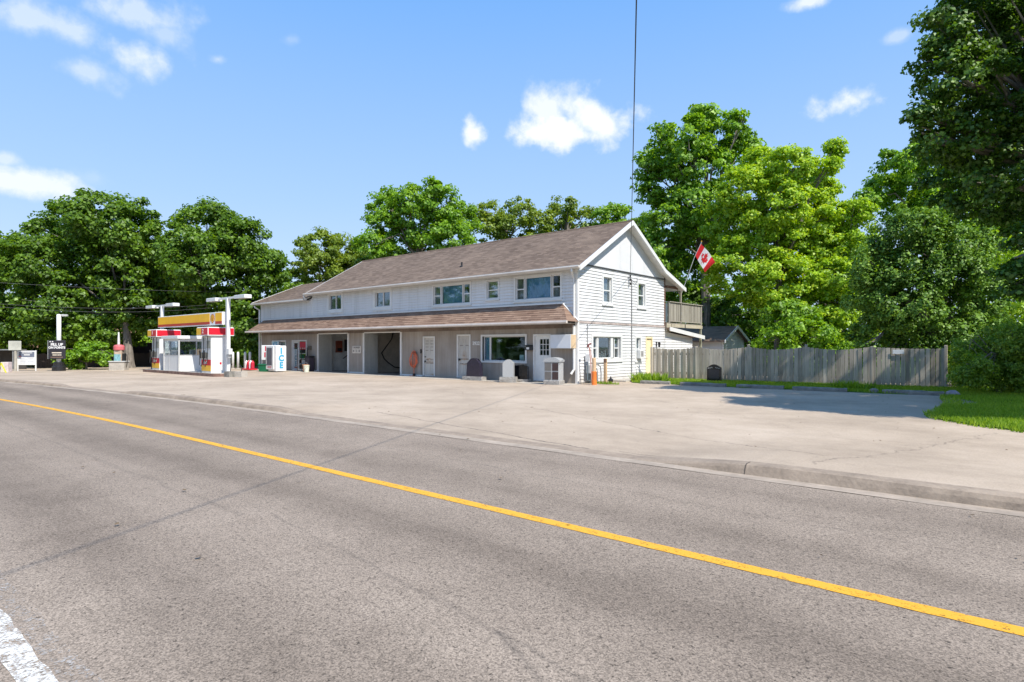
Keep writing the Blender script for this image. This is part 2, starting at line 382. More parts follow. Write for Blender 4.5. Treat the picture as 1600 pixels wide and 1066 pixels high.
def asphalt(name, lo, mid, hi, road):
    t = MT(name)
    sep = t.n('ShaderNodeSeparateXYZ'); t.l(t.P, sep.inputs[0]); X, Y = sep.outputs['X'], sep.outputs['Y']
    big = t.noise(.35, 5, None, .6); mid_ = t.noise(2.3, 5, None, .6)
    if road:
        # polished wheel tracks and the oily middle of each lane, following the road
        st = t.noise(1, 4, t.map((.05, .9, 1)), .6)
        big = t.math('ADD', t.math('MULTIPLY', big, .45), t.math('MULTIPLY', st, .55))
        tr = None
        for c0 in (-15.0, -16.6, -18.3, -20.1):
            g = t.math('MULTIPLY', t.math('ABSOLUTE', t.math('SUBTRACT', Y, c0)), 1.7)
            g = t.math('SUBTRACT', 1, g, clamp=True)
            tr = g if tr is None else t.math('MAXIMUM', tr, g)
        big = t.math('SUBTRACT', big, t.math('MULTIPLY', tr, .17))
    f = t.math('ADD', t.math('MULTIPLY', big, .75), t.math('MULTIPLY', mid_, .25))
    c = t.ramp(f, [(.33, lo), (.5, mid), (.66, hi)])
    # aggregate
    vo = t.n('ShaderNodeTexVoronoi'); vo.inputs['Scale'].default_value = 120 if road else 110; t.l(t.P, vo.inputs['Vector'])
    ag = t.math('MULTIPLY', t.n('ShaderNodeSeparateColor').outputs[0], 1)
    sc_ = t.n('ShaderNodeSeparateColor'); t.l(vo.outputs['Color'], sc_.inputs[0])
    amp = .75 if road else .25
    k = t.math('ADD', 1 - amp * .55, t.math('MULTIPLY', sc_.outputs[0], amp * 1.1))
    n2 = t.noise(55, 4, None, .8); k = t.math('MULTIPLY', k, t.math('ADD', .72 if road else .86, t.math('MULTIPLY', n2, .56 if road else .28)))
    # pits: sparse dark holes
    pit = t.math('MULTIPLY', t.math('SUBTRACT', t.noise(30, 4, t.map((1, 1, 1), (7, 3, 0)), .7), .575 if road else .67), 12, clamp=True)
    k = t.math('MULTIPLY', k, t.math('SUBTRACT', 1, t.math('MULTIPLY', pit, .68)))
    stain = t.math('MULTIPLY', t.math('SUBTRACT', t.noise(.75, 7, t.map((.5, 1, 1), (3, 9, 0)), .65), .54), 5, clamp=True)
    spots = t.math('MULTIPLY', t.math('SUBTRACT', t.noise(2.6, 3, t.map((1, 1, 1), (13, 2, 0)), .5), .70), 10, clamp=True)
    k = t.math('MULTIPLY', k, t.math('SUBTRACT', 1, t.math('ADD', t.math('MULTIPLY', stain, .10 if road else .13), t.math('MULTIPLY', spots, .16))))
    c = t.mix(1, c, k, 'MULTIPLY')
    def line(x0, y0, x1, y1, w, amt, wob=.25, ns=1.2):
        nonlocal c
        dx, dy = x1 - x0, y1 - y0; ln = math.hypot(dx, dy); dx /= ln; dy /= ln
        a = t.math('ADD', t.math('MULTIPLY', t.math('SUBTRACT', X, x0), dx), t.math('MULTIPLY', t.math('SUBTRACT', Y, y0), dy))
        d = t.math('ADD', t.math('MULTIPLY', t.math('SUBTRACT', X, x0), -dy), t.math('MULTIPLY', t.math('SUBTRACT', Y, y0), dx))
        d = t.math('ADD', d, t.math('MULTIPLY', t.math('SUBTRACT', t.noise(ns, 6, None, .7), .5), wob))
        m = t.math('SUBTRACT', 1, t.math('DIVIDE', t.math('ABSOLUTE', d), w), clamp=True)
        m = t.math('MULTIPLY', m, t.math('MULTIPLY', t.math('GREATER_THAN', a, 0), t.math('LESS_THAN', a, ln)))
        m = t.math('MULTIPLY', m, t.math('MULTIPLY', t.noise(3, 3), amt * 1.7), clamp=True)
        c = t.mix(m, c, (.05, .045, .04, 1))
    for q in (ROADL if road else LOTL): line(*q)
    t.col(c); t.rough(.88)
    t.b.inputs['Specular IOR Level'].default_value = .3
    t.bump(t.math('ADD', sc_.outputs[0], t.math('MULTIPLY', pit, -1.5)), .35 if road else .2, .006)
    return t.m
ROADL = [(12.4, -19.2, 14.0, -19.9, .035, .4, .15), (9.2, -18.8, 13.6, -19.35, .03, .25, .2), (-14, -18.8, 9, -19.0, .05, .2, .3), (5, -15.6, 15, -15.9, .025, .25, .3)]
LOTL = [(4.4, -9.1, 12.6, -12.6, .02, .8, .6), (12.6, -13.5, 14.3, -7.4, .02, .6, .9), (2.6, -12.6, 9.5, -13.8, .03, .9, .35), (-1, -6, 7.2, -2.6, .02, .5, .9),
        (-30, -9.6, -16, -8.6, .06, .9, .25), (-25, -11.6, -15, -8.4, .035, .7, .3), (7.4, -4.6, 12.8, -4.8, .015, .5, .5), (8, -3, 8.8, -8.8, .015, .35, .9),
        (-16, -6.0, -3, -8.5, .03, .3, 1.2), (10, -13.7, 14, -13.9, .02, .9, .12), (6, -5, 12, -9.5, .015, .4, 1.4)]
M_road = asphalt('road_asphalt', (.20, .158, .120, 1), (.28, .224, .172, 1), (.345, .278, .215, 1), True)
M_lot = asphalt('forecourt_asphalt', (.345, .272, .20, 1), (.44, .35, .26, 1), (.52, .42, .318, 1), False)

def strip(name, m, offs, zf, **props):
    mb = MB(); nr = len(offs)
    v = [(x, o + curve_off(x), zf(x, i)) for x in XS for i, o in enumerate(offs)]
    f = [(a * nr + i, (a + 1) * nr + i, (a + 1) * nr + i + 1, a * nr + i + 1) for a in range(len(XS) - 1) for i in range(nr - 1)]
    mb.add(v, f); return mb.obj(name, m, **props)
strip('road', M_road, [-30, -24.5, -21, -17.3, -14.5, -14.3], lambda x, i: 0 if i else -.02, kind='structure')
strip('verge', M_ground, [-60, -24.6], lambda x, i: .015, kind='structure')

# gutter pan, kerb and the forecourt that meets the kerb top
M_kerb = flat('kerb_concrete', (.33, .258, .19, 1), .9, var=.2, scale=3, bump=.5)
M_pan = flat('gutter_concrete', (.40, .325, .25, 1), .9, var=.2, scale=1.2, bump=.3)
strip('gutter_strip', M_pan, [-14.32, -14.08], lambda x, i: .005 + .002 * math.sin(x * 3), kind='structure')
joint = random.Random(4)
kx = [x for x in XS if -60 < x < 60]
mb = MB(); prof = 5
vv = []
for x in kx:
    h = kerb_h(x); o = -14.08 + curve_off(x)
    if -14.6 < x < -9.2: o += 0
    w = .012 * math.sin(x * 2.1) * (h > .05)
    for (dy, z) in ((0, .003), (.03 + w, h * .55), (.06 + w, h * .93), (.10, h + .004), (.26, h + .006)):
        vv.append((x, o + dy, z))
mb.add(vv, [(a * prof + i, (a + 1) * prof + i, (a + 1) * prof + i + 1, a * prof + i + 1) for a in range(len(kx) - 1) for i in range(prof - 1)])
mb.obj('kerb', M_kerb, kind='structure')
for jx in (12.0, 15.2, -2.0, -5.4):
    jm = MB(); hh = kerb_h(jx)
    jm.prism([(-14.082, .0), (-14.052, hh * .56), (-14.022, hh * .94), (-13.98, hh + .008), (-13.86, hh + .010), (-13.86, 0)], 'x', jx - .007, jx + .007)
    jm.obj('kerb_joint', flat('tar_joint', (.11, .09, .07, 1), .9), kind='structure')
lo = [-13.82, -13.4, -12.9, -12.2, -11.2, -9.6, -7, -4, -1, 1.2, 4, 9, 15]
def lotz(x, i):
    t = [1, .97, .85, .62, .32, .08, 0, 0, 0, 0, 0, 0, 0][i]
    return max(.004, (kerb_h(x) + .002) * t)
strip('forecourt', M_lot, lo, lotz, kind='structure')

# painted lines
def paint(name, c, wear, base):
    t = MT(name)
    n = t.noise(9, 6, None, .75); n2 = t.noise(60, 3, None, .7); f = t.math('ADD', t.math('MULTIPLY', n, .55), t.math('MULTIPLY', n2, .45))
    k = t.math('MULTIPLY', t.math('SUBTRACT', f, wear), 9, clamp=True)
    t.col(t.mix(t.math('MULTIPLY', n, .35), tuple(c), tuple(x * .72 for x in c[:3]) + (1,))); t.rough(.7); t.bump(n2, .3, .004)
    tr = t.n('ShaderNodeBsdfTransparent'); mx = t.n('ShaderNodeMixShader'); t.l(k, mx.inputs[0]); t.l(tr.outputs[0], mx.inputs[1]); t.l(t.b.outputs[0], mx.inputs[2])
    t.l(mx.outputs[0], t.out.inputs[0]); return t.m
M_yline = paint('yellow_road_paint', (.80, .40, .03, 1), .36, (.60, .29, .06, 1))
def line_strip(name, y0, y1, m, z, jag=.0, x0=-160, x1=90):
    mb = MB(); xs = [x for x in np.concatenate([np.arange(x0, -20, 4), np.arange(-20, min(18, x1), .12), np.arange(18, x1, 4)]) if x0 <= x <= x1]
    v = []
    for x in xs:
        o = curve_off(x); j = jag * (random.random() - .5)
        v += [(x, y0 + o + j, z), (x, y1 + o + jag * (random.random() - .5), z)]
    mb.add(v, [(2 * i, 2 * i + 2, 2 * i + 3, 2 * i + 1) for i in range(len(xs) - 1)])
    return mb.obj(name, m, kind='structure')
line_strip('yellow_centre_line', -17.37, -17.235, M_yline, .004, .008)
M_wline = paint('worn_white_paint', (.80, .77, .70, 1), .43, (.33, .285, .245, 1))
M_wline2 = paint('ghost_white_paint', (.50, .46, .41, 1), .515, (.33, .285, .245, 1))
line_strip('white_edge_line', -21.06, -20.93, M_wline, .004, .02)
line_strip('faded_white_edge_line', -20.92, -20.80, M_wline2, .004, .03)

# ------------------------------------------------------------------ building
B = thing('commercial_building', 'long two storey building with white siding upstairs, brown shingle roofs and taupe ground floor', 'building')
def intervals(lo, hi, cuts):
    segs = [(lo, hi)]
    for a, b in cuts:
        n = []
        for s, e in segs:
            if b <= s or a >= e: n.append((s, e)); continue
            if a > s: n.append((s, a))
            if b < e: n.append((b, e))
        segs = n
    return [(s, e) for s, e in segs if e - s > .01]
def wall(mb, ax, u0, u1, z0, z1, holes, d0, d1):
    """solid wall with holes: ax 'x' runs along x (d = y range); ax 'y' runs along y (d = x range)"""
    zs = sorted(set([z0, z1] + [min(max(h[k], z0), z1) for h in holes for k in (2, 3)]))
    for a, b in zip(zs, zs[1:]):
        m = (a + b) / 2
        for s, e in intervals(u0, u1, [(h[0], h[1]) for h in holes if h[2] < m < h[3]]):
            if ax == 'x': mb.box(s, e, d0, d1, a, b)
            else: mb.box(d0, d1, s, e, a, b)
def siding(mb, ax, sgn, u0f, u1f, z0, z1, holes, plane, ex=.14):
    """lapped siding boards: bottom edge proud, top edge tucked in"""
    z = z0
    while z < z1 - .02:
        zt = min(z + ex, z1); m = (z + zt) / 2
        for s, e in intervals(u0f(m), u1f(m), [(h[0], h[1]) for h in holes if h[2] - .01 < m < h[3] + .01]):
            o = .036; i = .012; g = z + .028
            pts = [(s, .001, z), (e, .001, z), (e, .001, g), (s, .001, g), (s, o, g), (e, o, g), (e, i, zt), (s, i, zt), (s, .001, zt), (e, .001, zt)]
            if ax == 'x': v = [(p[0], plane + sgn * p[1], p[2]) for p in pts]
            else: v = [(plane + sgn * p[1], p[0], p[2]) for p in pts]
            mb.add(v, [(0, 1, 2, 3), (3, 2, 5, 4), (4, 5, 6, 7), (7, 6, 9, 8)])
        z += ex

# openings
W1 = (-18.9, -17.28, 3.78, 4.98); W2 = (-14.2, -12.55, 3.76, 4.90); W3 = (-9.15, -6.35, 3.74, 4.84)
W4 = (-5.30, -4.50, 3.90, 4.82); W5 = (-3.50, -.82, 3.72, 4.85)
S1 = (2.0, 2.88, 3.56, 4.88); S2 = (5.27, 6.14, 3.56, 4.84); S3 = (1.10, 3.74, .96, 2.16); S4 = (5.06, 5.66, .90, 2.12); S5 = (6.14, 6.88, .08, 2.10)
BAY1 = (-19.95, -16.75, -.1, 2.46); BAY2 = (-15.10, -11.78, -.1, 2.46)
DA = (-9.92, -8.99, .04, 2.15); DBr = (-7.34, -6.38, .04, 2.22); WG = (-5.62, -2.80, .86, 2.16); DC = (-2.40, -1.40, .06, 2.17)
SD = (-23.2, -21.36, .0, 2.05); SW = (-25.75, -24.0, .9, 2.02)
# ground-floor front wall (taupe) and structure behind the siding
mb = MB(); wall(mb, 'x', -27.4, -.02, -.1, 3.05, [BAY1, BAY2, DA, DBr, WG, DC, SD, SW], 0, .2)
mb.obj('front_wall', M_taupe, B)
mb = MB(); wall(mb, 'x', -20.7, 0, 3.05, 5.22, [W1, W2, W3, W4, W5], 0, .15); wall(mb, 'x', -27.4, -20.7, 3.05, 4.72, [], 0, .15)
wall(mb, 'y', .2, 8.3, -.1, 5.2, [S1, S2, S3, S4, S5], -.15, 0)
wall(mb, 'y', .2, 8.3, -.1, 4.7, [], -27.4, -27.25)
mb.box(-27.25, -.15, 8.15, 8.3, -.1, 5.2)
mb.box(-27.25, -.15, .2, 8.15, 2.75, 2.95)     # upper floor
mb.obj('wall_core', M_trim, B)
mb = MB(); siding(mb, 'x', -1, lambda z: -20.7, lambda z: -.09, 3.30, 5.16, [W1, W2, W3, W4, W5], 0)
siding(mb, 'x', -1, lambda z: -27.33, lambda z: -20.7, 3.30, 4.70, [], 0)
stuffpart(mb.obj('front_siding', M_siding, B))
mb = MB(); siding(mb, 'y', 1, lambda z: .09, lambda z: 8.3, .02, 2.62, [S3, S4, S5], 0, .14)
siding(mb, 'y', 1, lambda z: .09, lambda z: 8.3, 2.72, 5.17, [S1, S2], 0, .14)
stuffpart(mb.obj('side_siding', M_siding, B))
# gable: smooth vertical panels up to the rake
RY, RZ = 4.1, 7.62
def roof_z(y):      # underside of the main roof
    if y <= RY: return RZ - .12 - (RY - y) * .575
    if y <= 7.6: return RZ - .12 - (y - RY) * .575
    return RZ - .12 - (7.6 - RY) * .575 - (y - 7.6) * .32
ys = np.linspace(.03, 8.3, 18)
M_gable = flat('gable_panel', (.71, .71, .71, 1), .5, var=.05, scale=.6)
for a, b in zip(np.linspace(.03, 8.3, 8)[:-1], np.linspace(.03, 8.3, 8)[1:]):
    za, zb = roof_z(a), roof_z(b)
    pts = [(a + .004, 5.235), (b - .004, 5.235), (b - .004, max(zb, 5.24))] + ([(RY, roof_z(RY))] if a < RY < b else []) + [(a + .004, max(za, 5.24))]
    MB().prism(pts, 'x', -.12, .03).obj('gable_panel', M_gable, B)
MB().box(.0, .075, .0, 8.32, 5.185, 5.225).obj('drip_ledge', flat('dark_drip_edge', (.10, .10, .10, 1), .5), B)
mb = MB(); mb.rbox(-.05, .045, .03, 8.3, 2.625, 2.715, .01); mb.obj('belt_board', flat('stained_belt', (.50, .42, .38, 1), .6, var=.25, scale=2), B)
# corner boards
for (x0, x1, y0, y1, z0, z1) in ((-.085, .052, -.045, .085, 0, 5.16),):
    MB().rbox(x0, x1, y0, y1, z0, z1, .008).obj('corner_board', M_trim, B)
MB().rbox(-20.76, -20.66, -.04, -.001, 3.3, 4.75, .005).obj('corner_board', M_trim, B)
MB().rbox(-27.43, -27.33, -.04, .05, 0, 4.68, .008).obj('corner_board', M_trim, B)
MB().rbox(-.04, .05, 8.22, 8.33, 2.72, 5.3, .008).obj('corner_board', flat('brown_corner', (.17, .09, .06, 1), .7), B)

# roofs: stepped shingle courses
def roof_plane(mb, x0, x1, pts, course=.16, th=.014):
    """pts: (y,z) from eave to ridge; each course is a shingle step"""
    for (ya, za), (yb, zb) in zip(pts, pts[1:]):
        ln = math.hypot(yb - ya, zb - za); n = max(1, round(ln / course))
        dy, dz = (yb - ya) / ln, (zb - za) / ln; ny, nz_ = -dz, dy
        if nz_ < 0: ny, nz_ = dz, -dy
        for i in range(n):
            a = ln * i / n; b = ln * (i + 1) / n
            p = (ya + dy * a, za + dz * a); q = (ya + dy * b, za + dz * b)
            v = [(x0, p[0], p[1]), (x1, p[0], p[1]), (x1, p[0] + ny * th, p[1] + nz_ * th), (x0, p[0] + ny * th, p[1] + nz_ * th), (x1, q[0], q[1]), (x0, q[0], q[1])]
            mb.add(v, [(0, 1, 2, 3), (3, 2, 4, 5)])
E0 = (-.45, RZ - (RY + .45) * .575); K1 = (7.6, RZ - 3.5 * .575); K2 = (10.05, RZ - 3.5 * .575 - 2.45 * .32)
mb = MB(); roof_plane(mb, -20.95, .42, [E0, (RY, RZ)]); stuffpart(mb.obj('roof_shingles', M_roof, B))
mb = MB(); roof_plane(mb, -20.95, .42, [K2, K1, (RY, RZ)]); stuffpart(mb.obj('rear_roof_shingles', M_roof, B))
mb = MB()
def deckp(pts, t): return pts + [(y, z - t) for y, z in pts[::-1]]
mb.prism(deckp([(E0[0], E0[1] - .01), (RY, RZ - .01), (K1[0], K1[1] - .01), (K2[0], K2[1] - .01)], .10), 'x', -20.93, .40)
mb.obj('roof_deck', M_trim, B)
MB().tube([(x, RY, RZ + .005) for x in np.linspace(-20.95, .42, 12)], .05, 6).obj('ridge_cap', M_roof, B)
# rake boards (white) on the gable
for pts in ([E0, (RY, RZ)], [(RY, RZ), K1, K2]):
    top = [(y, z + .02) for y, z in pts]; bot = [(y, z - .19) for y, z in pts][::-1]
    MB().prism(top + bot, 'x', .40, .46).obj('rake_board', M_white, B)
    MB().prism(top + bot, 'x', -20.98, -20.94).obj('rake_board', M_white, B)
mb = MB(); mb.prism([(-.02, 5.08), (.0, 5.14), (E0[0] + .02, 4.90), (E0[0], 4.86), (-.02, 4.86)][0:5], 'x', -20.9, .40)
mb = MB(); mb.box(-20.9, .38, -.43, -.03, 4.935, 4.96); mb.obj('soffit', M_soffit, B)
mb = MB(); mb.prism([(-.45, 4.93), (-.45, 5.03), (-.57, 5.04), (-.585, 4.985), (-.55, 4.93)], 'x', -20.9, .44); mb.obj('gutter', M_gutter, B)
def downpipe(pts, r=.042):
    MB().tube(pts, r, 8).obj('downpipe', M_white, B, smooth=False)
downpipe([(.05, -.5, 4.93), (.05, -.5, 4.82), (-.11, -.12, 4.60), (-.11, -.09, 4.5), (-.11, -.09, 2.75)], .045)
downpipe([(-.11, -.09, 2.52), (-.11, -.09, .62), (-.18, -.22, .42)], .055)
downpipe([(-27.5, -.48, 4.55), (-27.5, -.42, 4.42), (-27.48, -.10, 4.25), (-27.48, -.10, .1)], .06)
downpipe([(-20.95, -.5, 4.92), (-20.95, -.44, 4.78), (-20.9, -.3, 4.66)], .05)
# lower roof on the left
LR = [(-.42, 4.74), (3.6, 6.42)]
mb = MB(); roof_plane(mb, -27.95, -20.9, LR); stuffpart(mb.obj('lower_roof_shingles', M_roof, B))
mb = MB(); mb.prism(deckp([(-.42, 4.73), (3.6, 6.41), (8.2, 4.6)], .1), 'x', -27.93, -20.97); mb.obj('lower_roof_deck', M_trim, B)
mb = MB(); roof_plane(mb, -27.95, -20.97, [(8.2, 4.61), (3.6, 6.42)]); stuffpart(mb.obj('lower_rear_shingles', M_roof, B))
MB().prism([(-.44, 4.77), (3.6, 6.44), (3.6, 6.28), (-.44, 4.60)], 'x', -27.99, -27.95).obj('rake_board', M_white, B)
MB().prism([(-.42, 4.60), (-.42, 4.70), (-.54, 4.71), (-.55, 4.62)], 'x', -27.95, -20.97).obj('gutter', M_gutter, B)
MB().box(-27.9, -20.97, -.41, -.03, 4.6, 4.63).obj('soffit', M_soffit, B)
MB().prism([(.0, 4.70), (8.2, 4.62), (3.6, 6.3)], 'x', -27.4, -27.3).obj('gable_panel', M_gable, B)
# roof vent
v = thing('roof_vent', 'small dark vent pipe low on the big brown roof above the windows', 'vent', (-8.0, 1.0, RZ - (RY - 1.0) * .575))
MB().lathe([(.11, -.02), (.09, .04), (.045, .06), (.045, .22), (.05, .24)], seg=10).obj('pipe', M_black, v)
MB().prism([(-.10, -.06), (.14, .075), (.14, .055), (-.10, -.08)], 'x', -.14, .14).obj('flashing', M_steel, v)

# skirt roof over the shop fronts
SKB, SKT = (-.92, 2.68), (-.03, 3.50)
mb = MB(); n = 8; th = .016
xl0, xl1, xr0, xr1 = -27.75, -26.85, .10, -.74
for i in range(n):
    a, b = i / n, (i + 1) / n
    L_ = lambda t: xl0 + (xl1 - xl0) * t; R_ = lambda t: xr0 + (xr1 - xr0) * t
    P = lambda t, x, o=0: (x, SKB[0] + (SKT[0] - SKB[0]) * t - o * .68, SKB[1] + (SKT[1] - SKB[1]) * t + o * .73)
    mb.add([P(a, L_(a)), P(a, R_(a)), P(a, R_(a), th), P(a, L_(a), th), P(b, R_(b)), P(b, L_(b))], [(0, 1, 2, 3), (3, 2, 4, 5)])
stuffpart(mb.obj('skirt_shingles', M_skirt, B))
MB().add([(xr0, SKB[0], SKB[1]), (xr0, -.03, SKB[1]), (xr1, SKT[0], SKT[1])], [(0, 1, 2)]).obj('skirt_hip', M_skirt, B)
MB().add([(xl0, SKB[0], SKB[1]), (xl0, -.03, SKB[1]), (xl1, SKT[0], SKT[1])], [(0, 2, 1)]).obj('skirt_hip', M_skirt, B)
MB().tube([(xr1 + .01, -.06, 3.51), (xr0 + .02, -.05, 2.70)], .035, 5).obj('skirt_edge_trim', M_white, B)
MB().rbox(xl1 - .05, xr1 + .05, -.10, -.027, 3.485, 3.56, .01).obj('skirt_flashing', M_white, B)
MB().box(xl0 + .02, -.1, -.90, -.002, 2.60, 2.625).obj('skirt_soffit', M_soffit, B)
MB().prism([(-.90, 2.59), (-.90, 2.70), (-1.0, 2.71), (-1.015, 2.64), (-.99, 2.59)], 'x', xl0 - .08, .12).obj('gutter', flat('skirt_gutter', (.66, .59, .53, 1), .45, var=.12, scale=.7), B)
MB().box(-27.4, -.12, -.03, -.002, 2.42, 2.60).obj('fascia_board', flat('brown_fascia', (.20, .15, .12, 1), .8, var=.25, scale=1, streak=True), B)

# windows -------------------------------------------------------------
def rectframe(mb, ax, sgn, plane, u0, u1, z0, z1, w, d0, d1, wb=None):
    """four butted bars round an opening; d0..d1 is the depth in front (+) of the plane"""
    wb = wb or w
    def bx(a, b, c, d):
        lo, hi = sorted((plane + sgn * d0, plane + sgn * d1))
        if ax == 'x': mb.box(a, b, lo, hi, c, d)
        else: mb.box(lo, hi, a, b, c, d)
    bx(u0, u1, z1 - w, z1); bx(u0, u1, z0, z0 + wb); bx(u0, u0 + w, z0 + wb, z1 - w); bx(u1 - w, u1, z0 + wb, z1 - w)
def quadbox(ax, sgn, plane, u0, u1, z0, z1, d0, d1):
    mb = MB(); lo, hi = sorted((plane + sgn * d0, plane + sgn * d1))
    if ax == 'x': mb.box(u0, u1, lo, hi, z0, z1)
    else: mb.box(lo, hi, u0, u1, z0, z1)
    return mb
def window(ax, sgn, op, parts, trim=.075, sill=True, room=1.2, depth=.09, frm=None, roomm=None):
    """parts: list of (u0, u1, kind, curtain) in fractions of the opening; kind: fixed | hung | slide"""
    u0, u1, z0, z1 = op
    mb = MB(); rectframe(mb, ax, sgn, 0, u0 - .03, u1 + .03, z0 - .03, z1 + .03, trim, .0, .05)
    w = mb.obj('window', frm or M_white, B)
    if sill:
        quadbox(ax, sgn, 0, u0 - .06, u1 + .06, z0 - .075, z0 - .03, 0, .085).obj('sill', frm or M_white, w)
    iu0, iu1, iz0, iz1 = u0 + trim - .03, u1 - trim + .03, z0 + trim - .03, z1 - trim + .03
    # reveal + room behind, open towards the glass
    mb = MB(); rectframe(mb, ax, sgn, 0, iu0 - .012, iu1 + .012, iz0 - .012, iz1 + .012, .011, -room, -.001)
    mb.obj('reveal', roomm or M_trim, w)
    quadbox(ax, sgn, 0, iu0, iu1, iz0, iz1, -room - .02, -room).obj('room_back', M_dark, w)
    for (a, b, kind, cur) in parts:
        a = iu0 + (iu1 - iu0) * a; b = iu0 + (iu1 - iu0) * b
        mb = MB(); rectframe(mb, ax, sgn, 0, a, b, iz0, iz1, .045, -depth, -depth + .05)
        if kind == 'hung':
            m = (iz0 + iz1) / 2 - .02
            quadbox(ax, sgn, 0, a + .045, b - .045, m - .025, m + .025, -depth, -depth + .055)
            lo, hi = sorted((sgn * -depth, sgn * (-depth + .056)))
            mb.box(a + .045, b - .045, lo, hi, m - .025, m + .025) if ax == 'x' else mb.box(lo, hi, a + .045, b - .045, m - .025, m + .025)
        if kind == 'slide':
            m = (a + b) / 2; lo, hi = sorted((sgn * -depth, sgn * (-depth + .056)))
            mb.box(m - .03, m + .03, lo, hi, iz0 + .045, iz1 - .045) if ax == 'x' else mb.box(lo, hi, m - .03, m + .03, iz0 + .045, iz1 - .045)
        mb.obj('sash', frm or M_white, w)
        quadbox(ax, sgn, 0, a + .045, b - .045, iz0 + .045, iz1 - .045, -depth + .012, -depth + .018).obj('pane', M_glass, w)
        if cur:
            m, c0, c1, zc0, zc1 = cur
            ca, cb = a + (b - a) * c0, a + (b - a) * c1; za, zb = iz0 + (iz1 - iz0) * zc0, iz0 + (iz1 - iz0) * zc1
            # pleated hanging cloth or slats
            nn = max(4, int((cb - ca) / .05)); mbc = MB(); vs = []
            for i in range(nn + 1):
                u = ca + (cb - ca) * i / nn; d = -depth - .06 - .022 * (i % 2)
                for z in (za, zb): vs.append((u, sgn * d, z) if ax == 'x' else (sgn * d, u, z))
            mbc.add(vs, [(2 * i, 2 * i + 2, 2 * i + 3, 2 * i + 1) for i in range(nn)]); mbc.obj('curtain', m, w)
    return w
gd = flat('dim_net', (.16, .15, .15, 1), .8, var=.15)
window('x', -1, W1, [(.0, 1., 'slide', (gd, .0, .55, 0, 1))], trim=.17)
window('x', -1, W2, [(.0, 1., 'slide', (gd, .02, .5, 0, 1))], trim=.17)
tri = [(0, .19, 'hung', (M_grey_blind, 0, 1, 0, .55)), (.21, .79, 'fixed', (M_blue, 0.02, 1, 0, 1)), (.81, 1, 'hung', (M_grey_blind, 0, 1, 0, .55))]
window('x', -1, W3, tri, trim=.085)
window('x', -1, W4, [(0, 1, 'hung', (flat('tan_blind', (.36, .33, .27, 1), .8), 0, 1, .25, 1))], trim=.06)
window('x', -1, W5, tri, trim=.085)
window('y', 1, S1, [(0, 1, 'hung', (flat('sheer_curtain', (.36, .36, .33, 1), .8, var=.3, scale=10, streak=True), 0, 1, 0, 1))], trim=.11)
window('y', 1, S2, [(0, 1, 'hung', (flat('sheer_curtain', (.30, .31, .27, 1), .8), 0, 1, 0, 1))], trim=.11)
w3 = window('y', 1, S3, [(0, .17, 'hung', (gd, 0, 1, 0, 1)), (.22, .68, 'fixed', None), (.80, .97, 'hung', (gd, 0, 1, 0, 1))], trim=.13)
mb = MB(); mb.box(-.08, .0, 2.80, 2.98, 1.09, 2.05); mb.box(-.08, 0, 1.60, 1.70, 1.09, 2.05); mb.obj('mullion', M_white, w3)
for i, (y, h) in enumerate(((1.78, .3), (1.93, .2), (2.12, .22), (2.3, .3), (2.45, .2), (2.6, .34))):
    MB().lathe([(.05, 0), (.06, h * .4), (.03, h * .6), (.05, h * .8), (.01, h)], (-.2, y, 1.1), 8).obj('figurine', flat('grey_figurine', (.35, .36, .37, 1), .5), w3)
w4 = window('y', 1, S4, [(0, 1, 'hung', (M_white, .3, 1, .2, 1))], trim=.11)
ac = thing('window_air_conditioner', 'small white air conditioner in the narrow side window', 'air conditioner', (.02, 5.4, 1.02))
MB().rbox(-.1, .22, -.20, .20, 0, .42, .015).obj('housing', M_white, ac)
mb = MB()
for k in range(7): mb.box(.22, .226, -.15, .10, .10 + k * .04, .12 + k * .04)
mb.obj('grille', flat('dark_grille', (.12, .10, .09, 1), .6), ac)
wg = window('x', -1, WG, [(0, .155, 'fixed', (M_blue, 0, 1, 0, 1)), (.155, 1, 'fixed', None)], trim=.085, room=3, depth=.14, roomm=flat('shop_interior', (.05, .05, .045, 1), .9), sill=False)
MB().box(-3.42, -3.18, .25, .30, .98, 1.22).obj('notice', flat('pale_card', (.5, .66, .64, 1), .6), wg)
MB().box(-3.10, -2.95, .25, .30, .98, 1.12).obj('notice', flat('cream_card', (.62, .62, .52, 1), .6), wg)
MB().box(-5.45, -5.3, .9, 1.0, 1.0, 2.0).obj('display_stand', M_ltgrey, wg)

# shop door on the left with side panel and window
mb = MB(); rectframe(mb, 'x', -1, 0, SD[0], SD[1], 0, 2.05, .09, -.1, .03); d = mb.obj('shop_door', M_trim, B)
MB().box(-22.42, -22.34, -.02, .08, .05, 1.96).obj('mullion', M_trim, d)
mb = MB(); rectframe(mb, 'x', -1, 0, -23.10, -22.42, .05, 1.95, .10, -.08, -.02); mb.obj('door_leaf', M_white, d)
MB().box(-22.99, -22.53, .045, .052, .16, 1.85).obj('pane', M_glass, d)
MB().box(-22.33, -21.46, .045, .052, .06, 1.95).obj('pane', M_glass, d)
mb = MB(); mb.box(-23.1, -21.45, .5, .52, 0, 2); mb.obj('room_back', M_dark, d)
mb = MB(); mb.tube([(-22.5, -.06, .9), (-22.5, -.06, 1.15)], .015, 6); mb.obj('handle', M_steel, d)
MB().box(-22.95, -22.58, .030, .036, 1.55, 1.82).obj('poster_and_reflection', flat('dark_poster', (.05, .015, .015, 1), .5), d)
MB().box(-22.28, -21.5, .030, .036, 1.40, 1.93).obj('poster_and_reflection', M_redp, d)
MB().box(-22.97, -22.56, .030, .036, .25, 1.45).obj('poster_and_reflection', flat('pale_ice_reflection', (.50, .55, .55, 1), .5), d)  # pale reflection of the ice merchandiser, painted onto the door glass
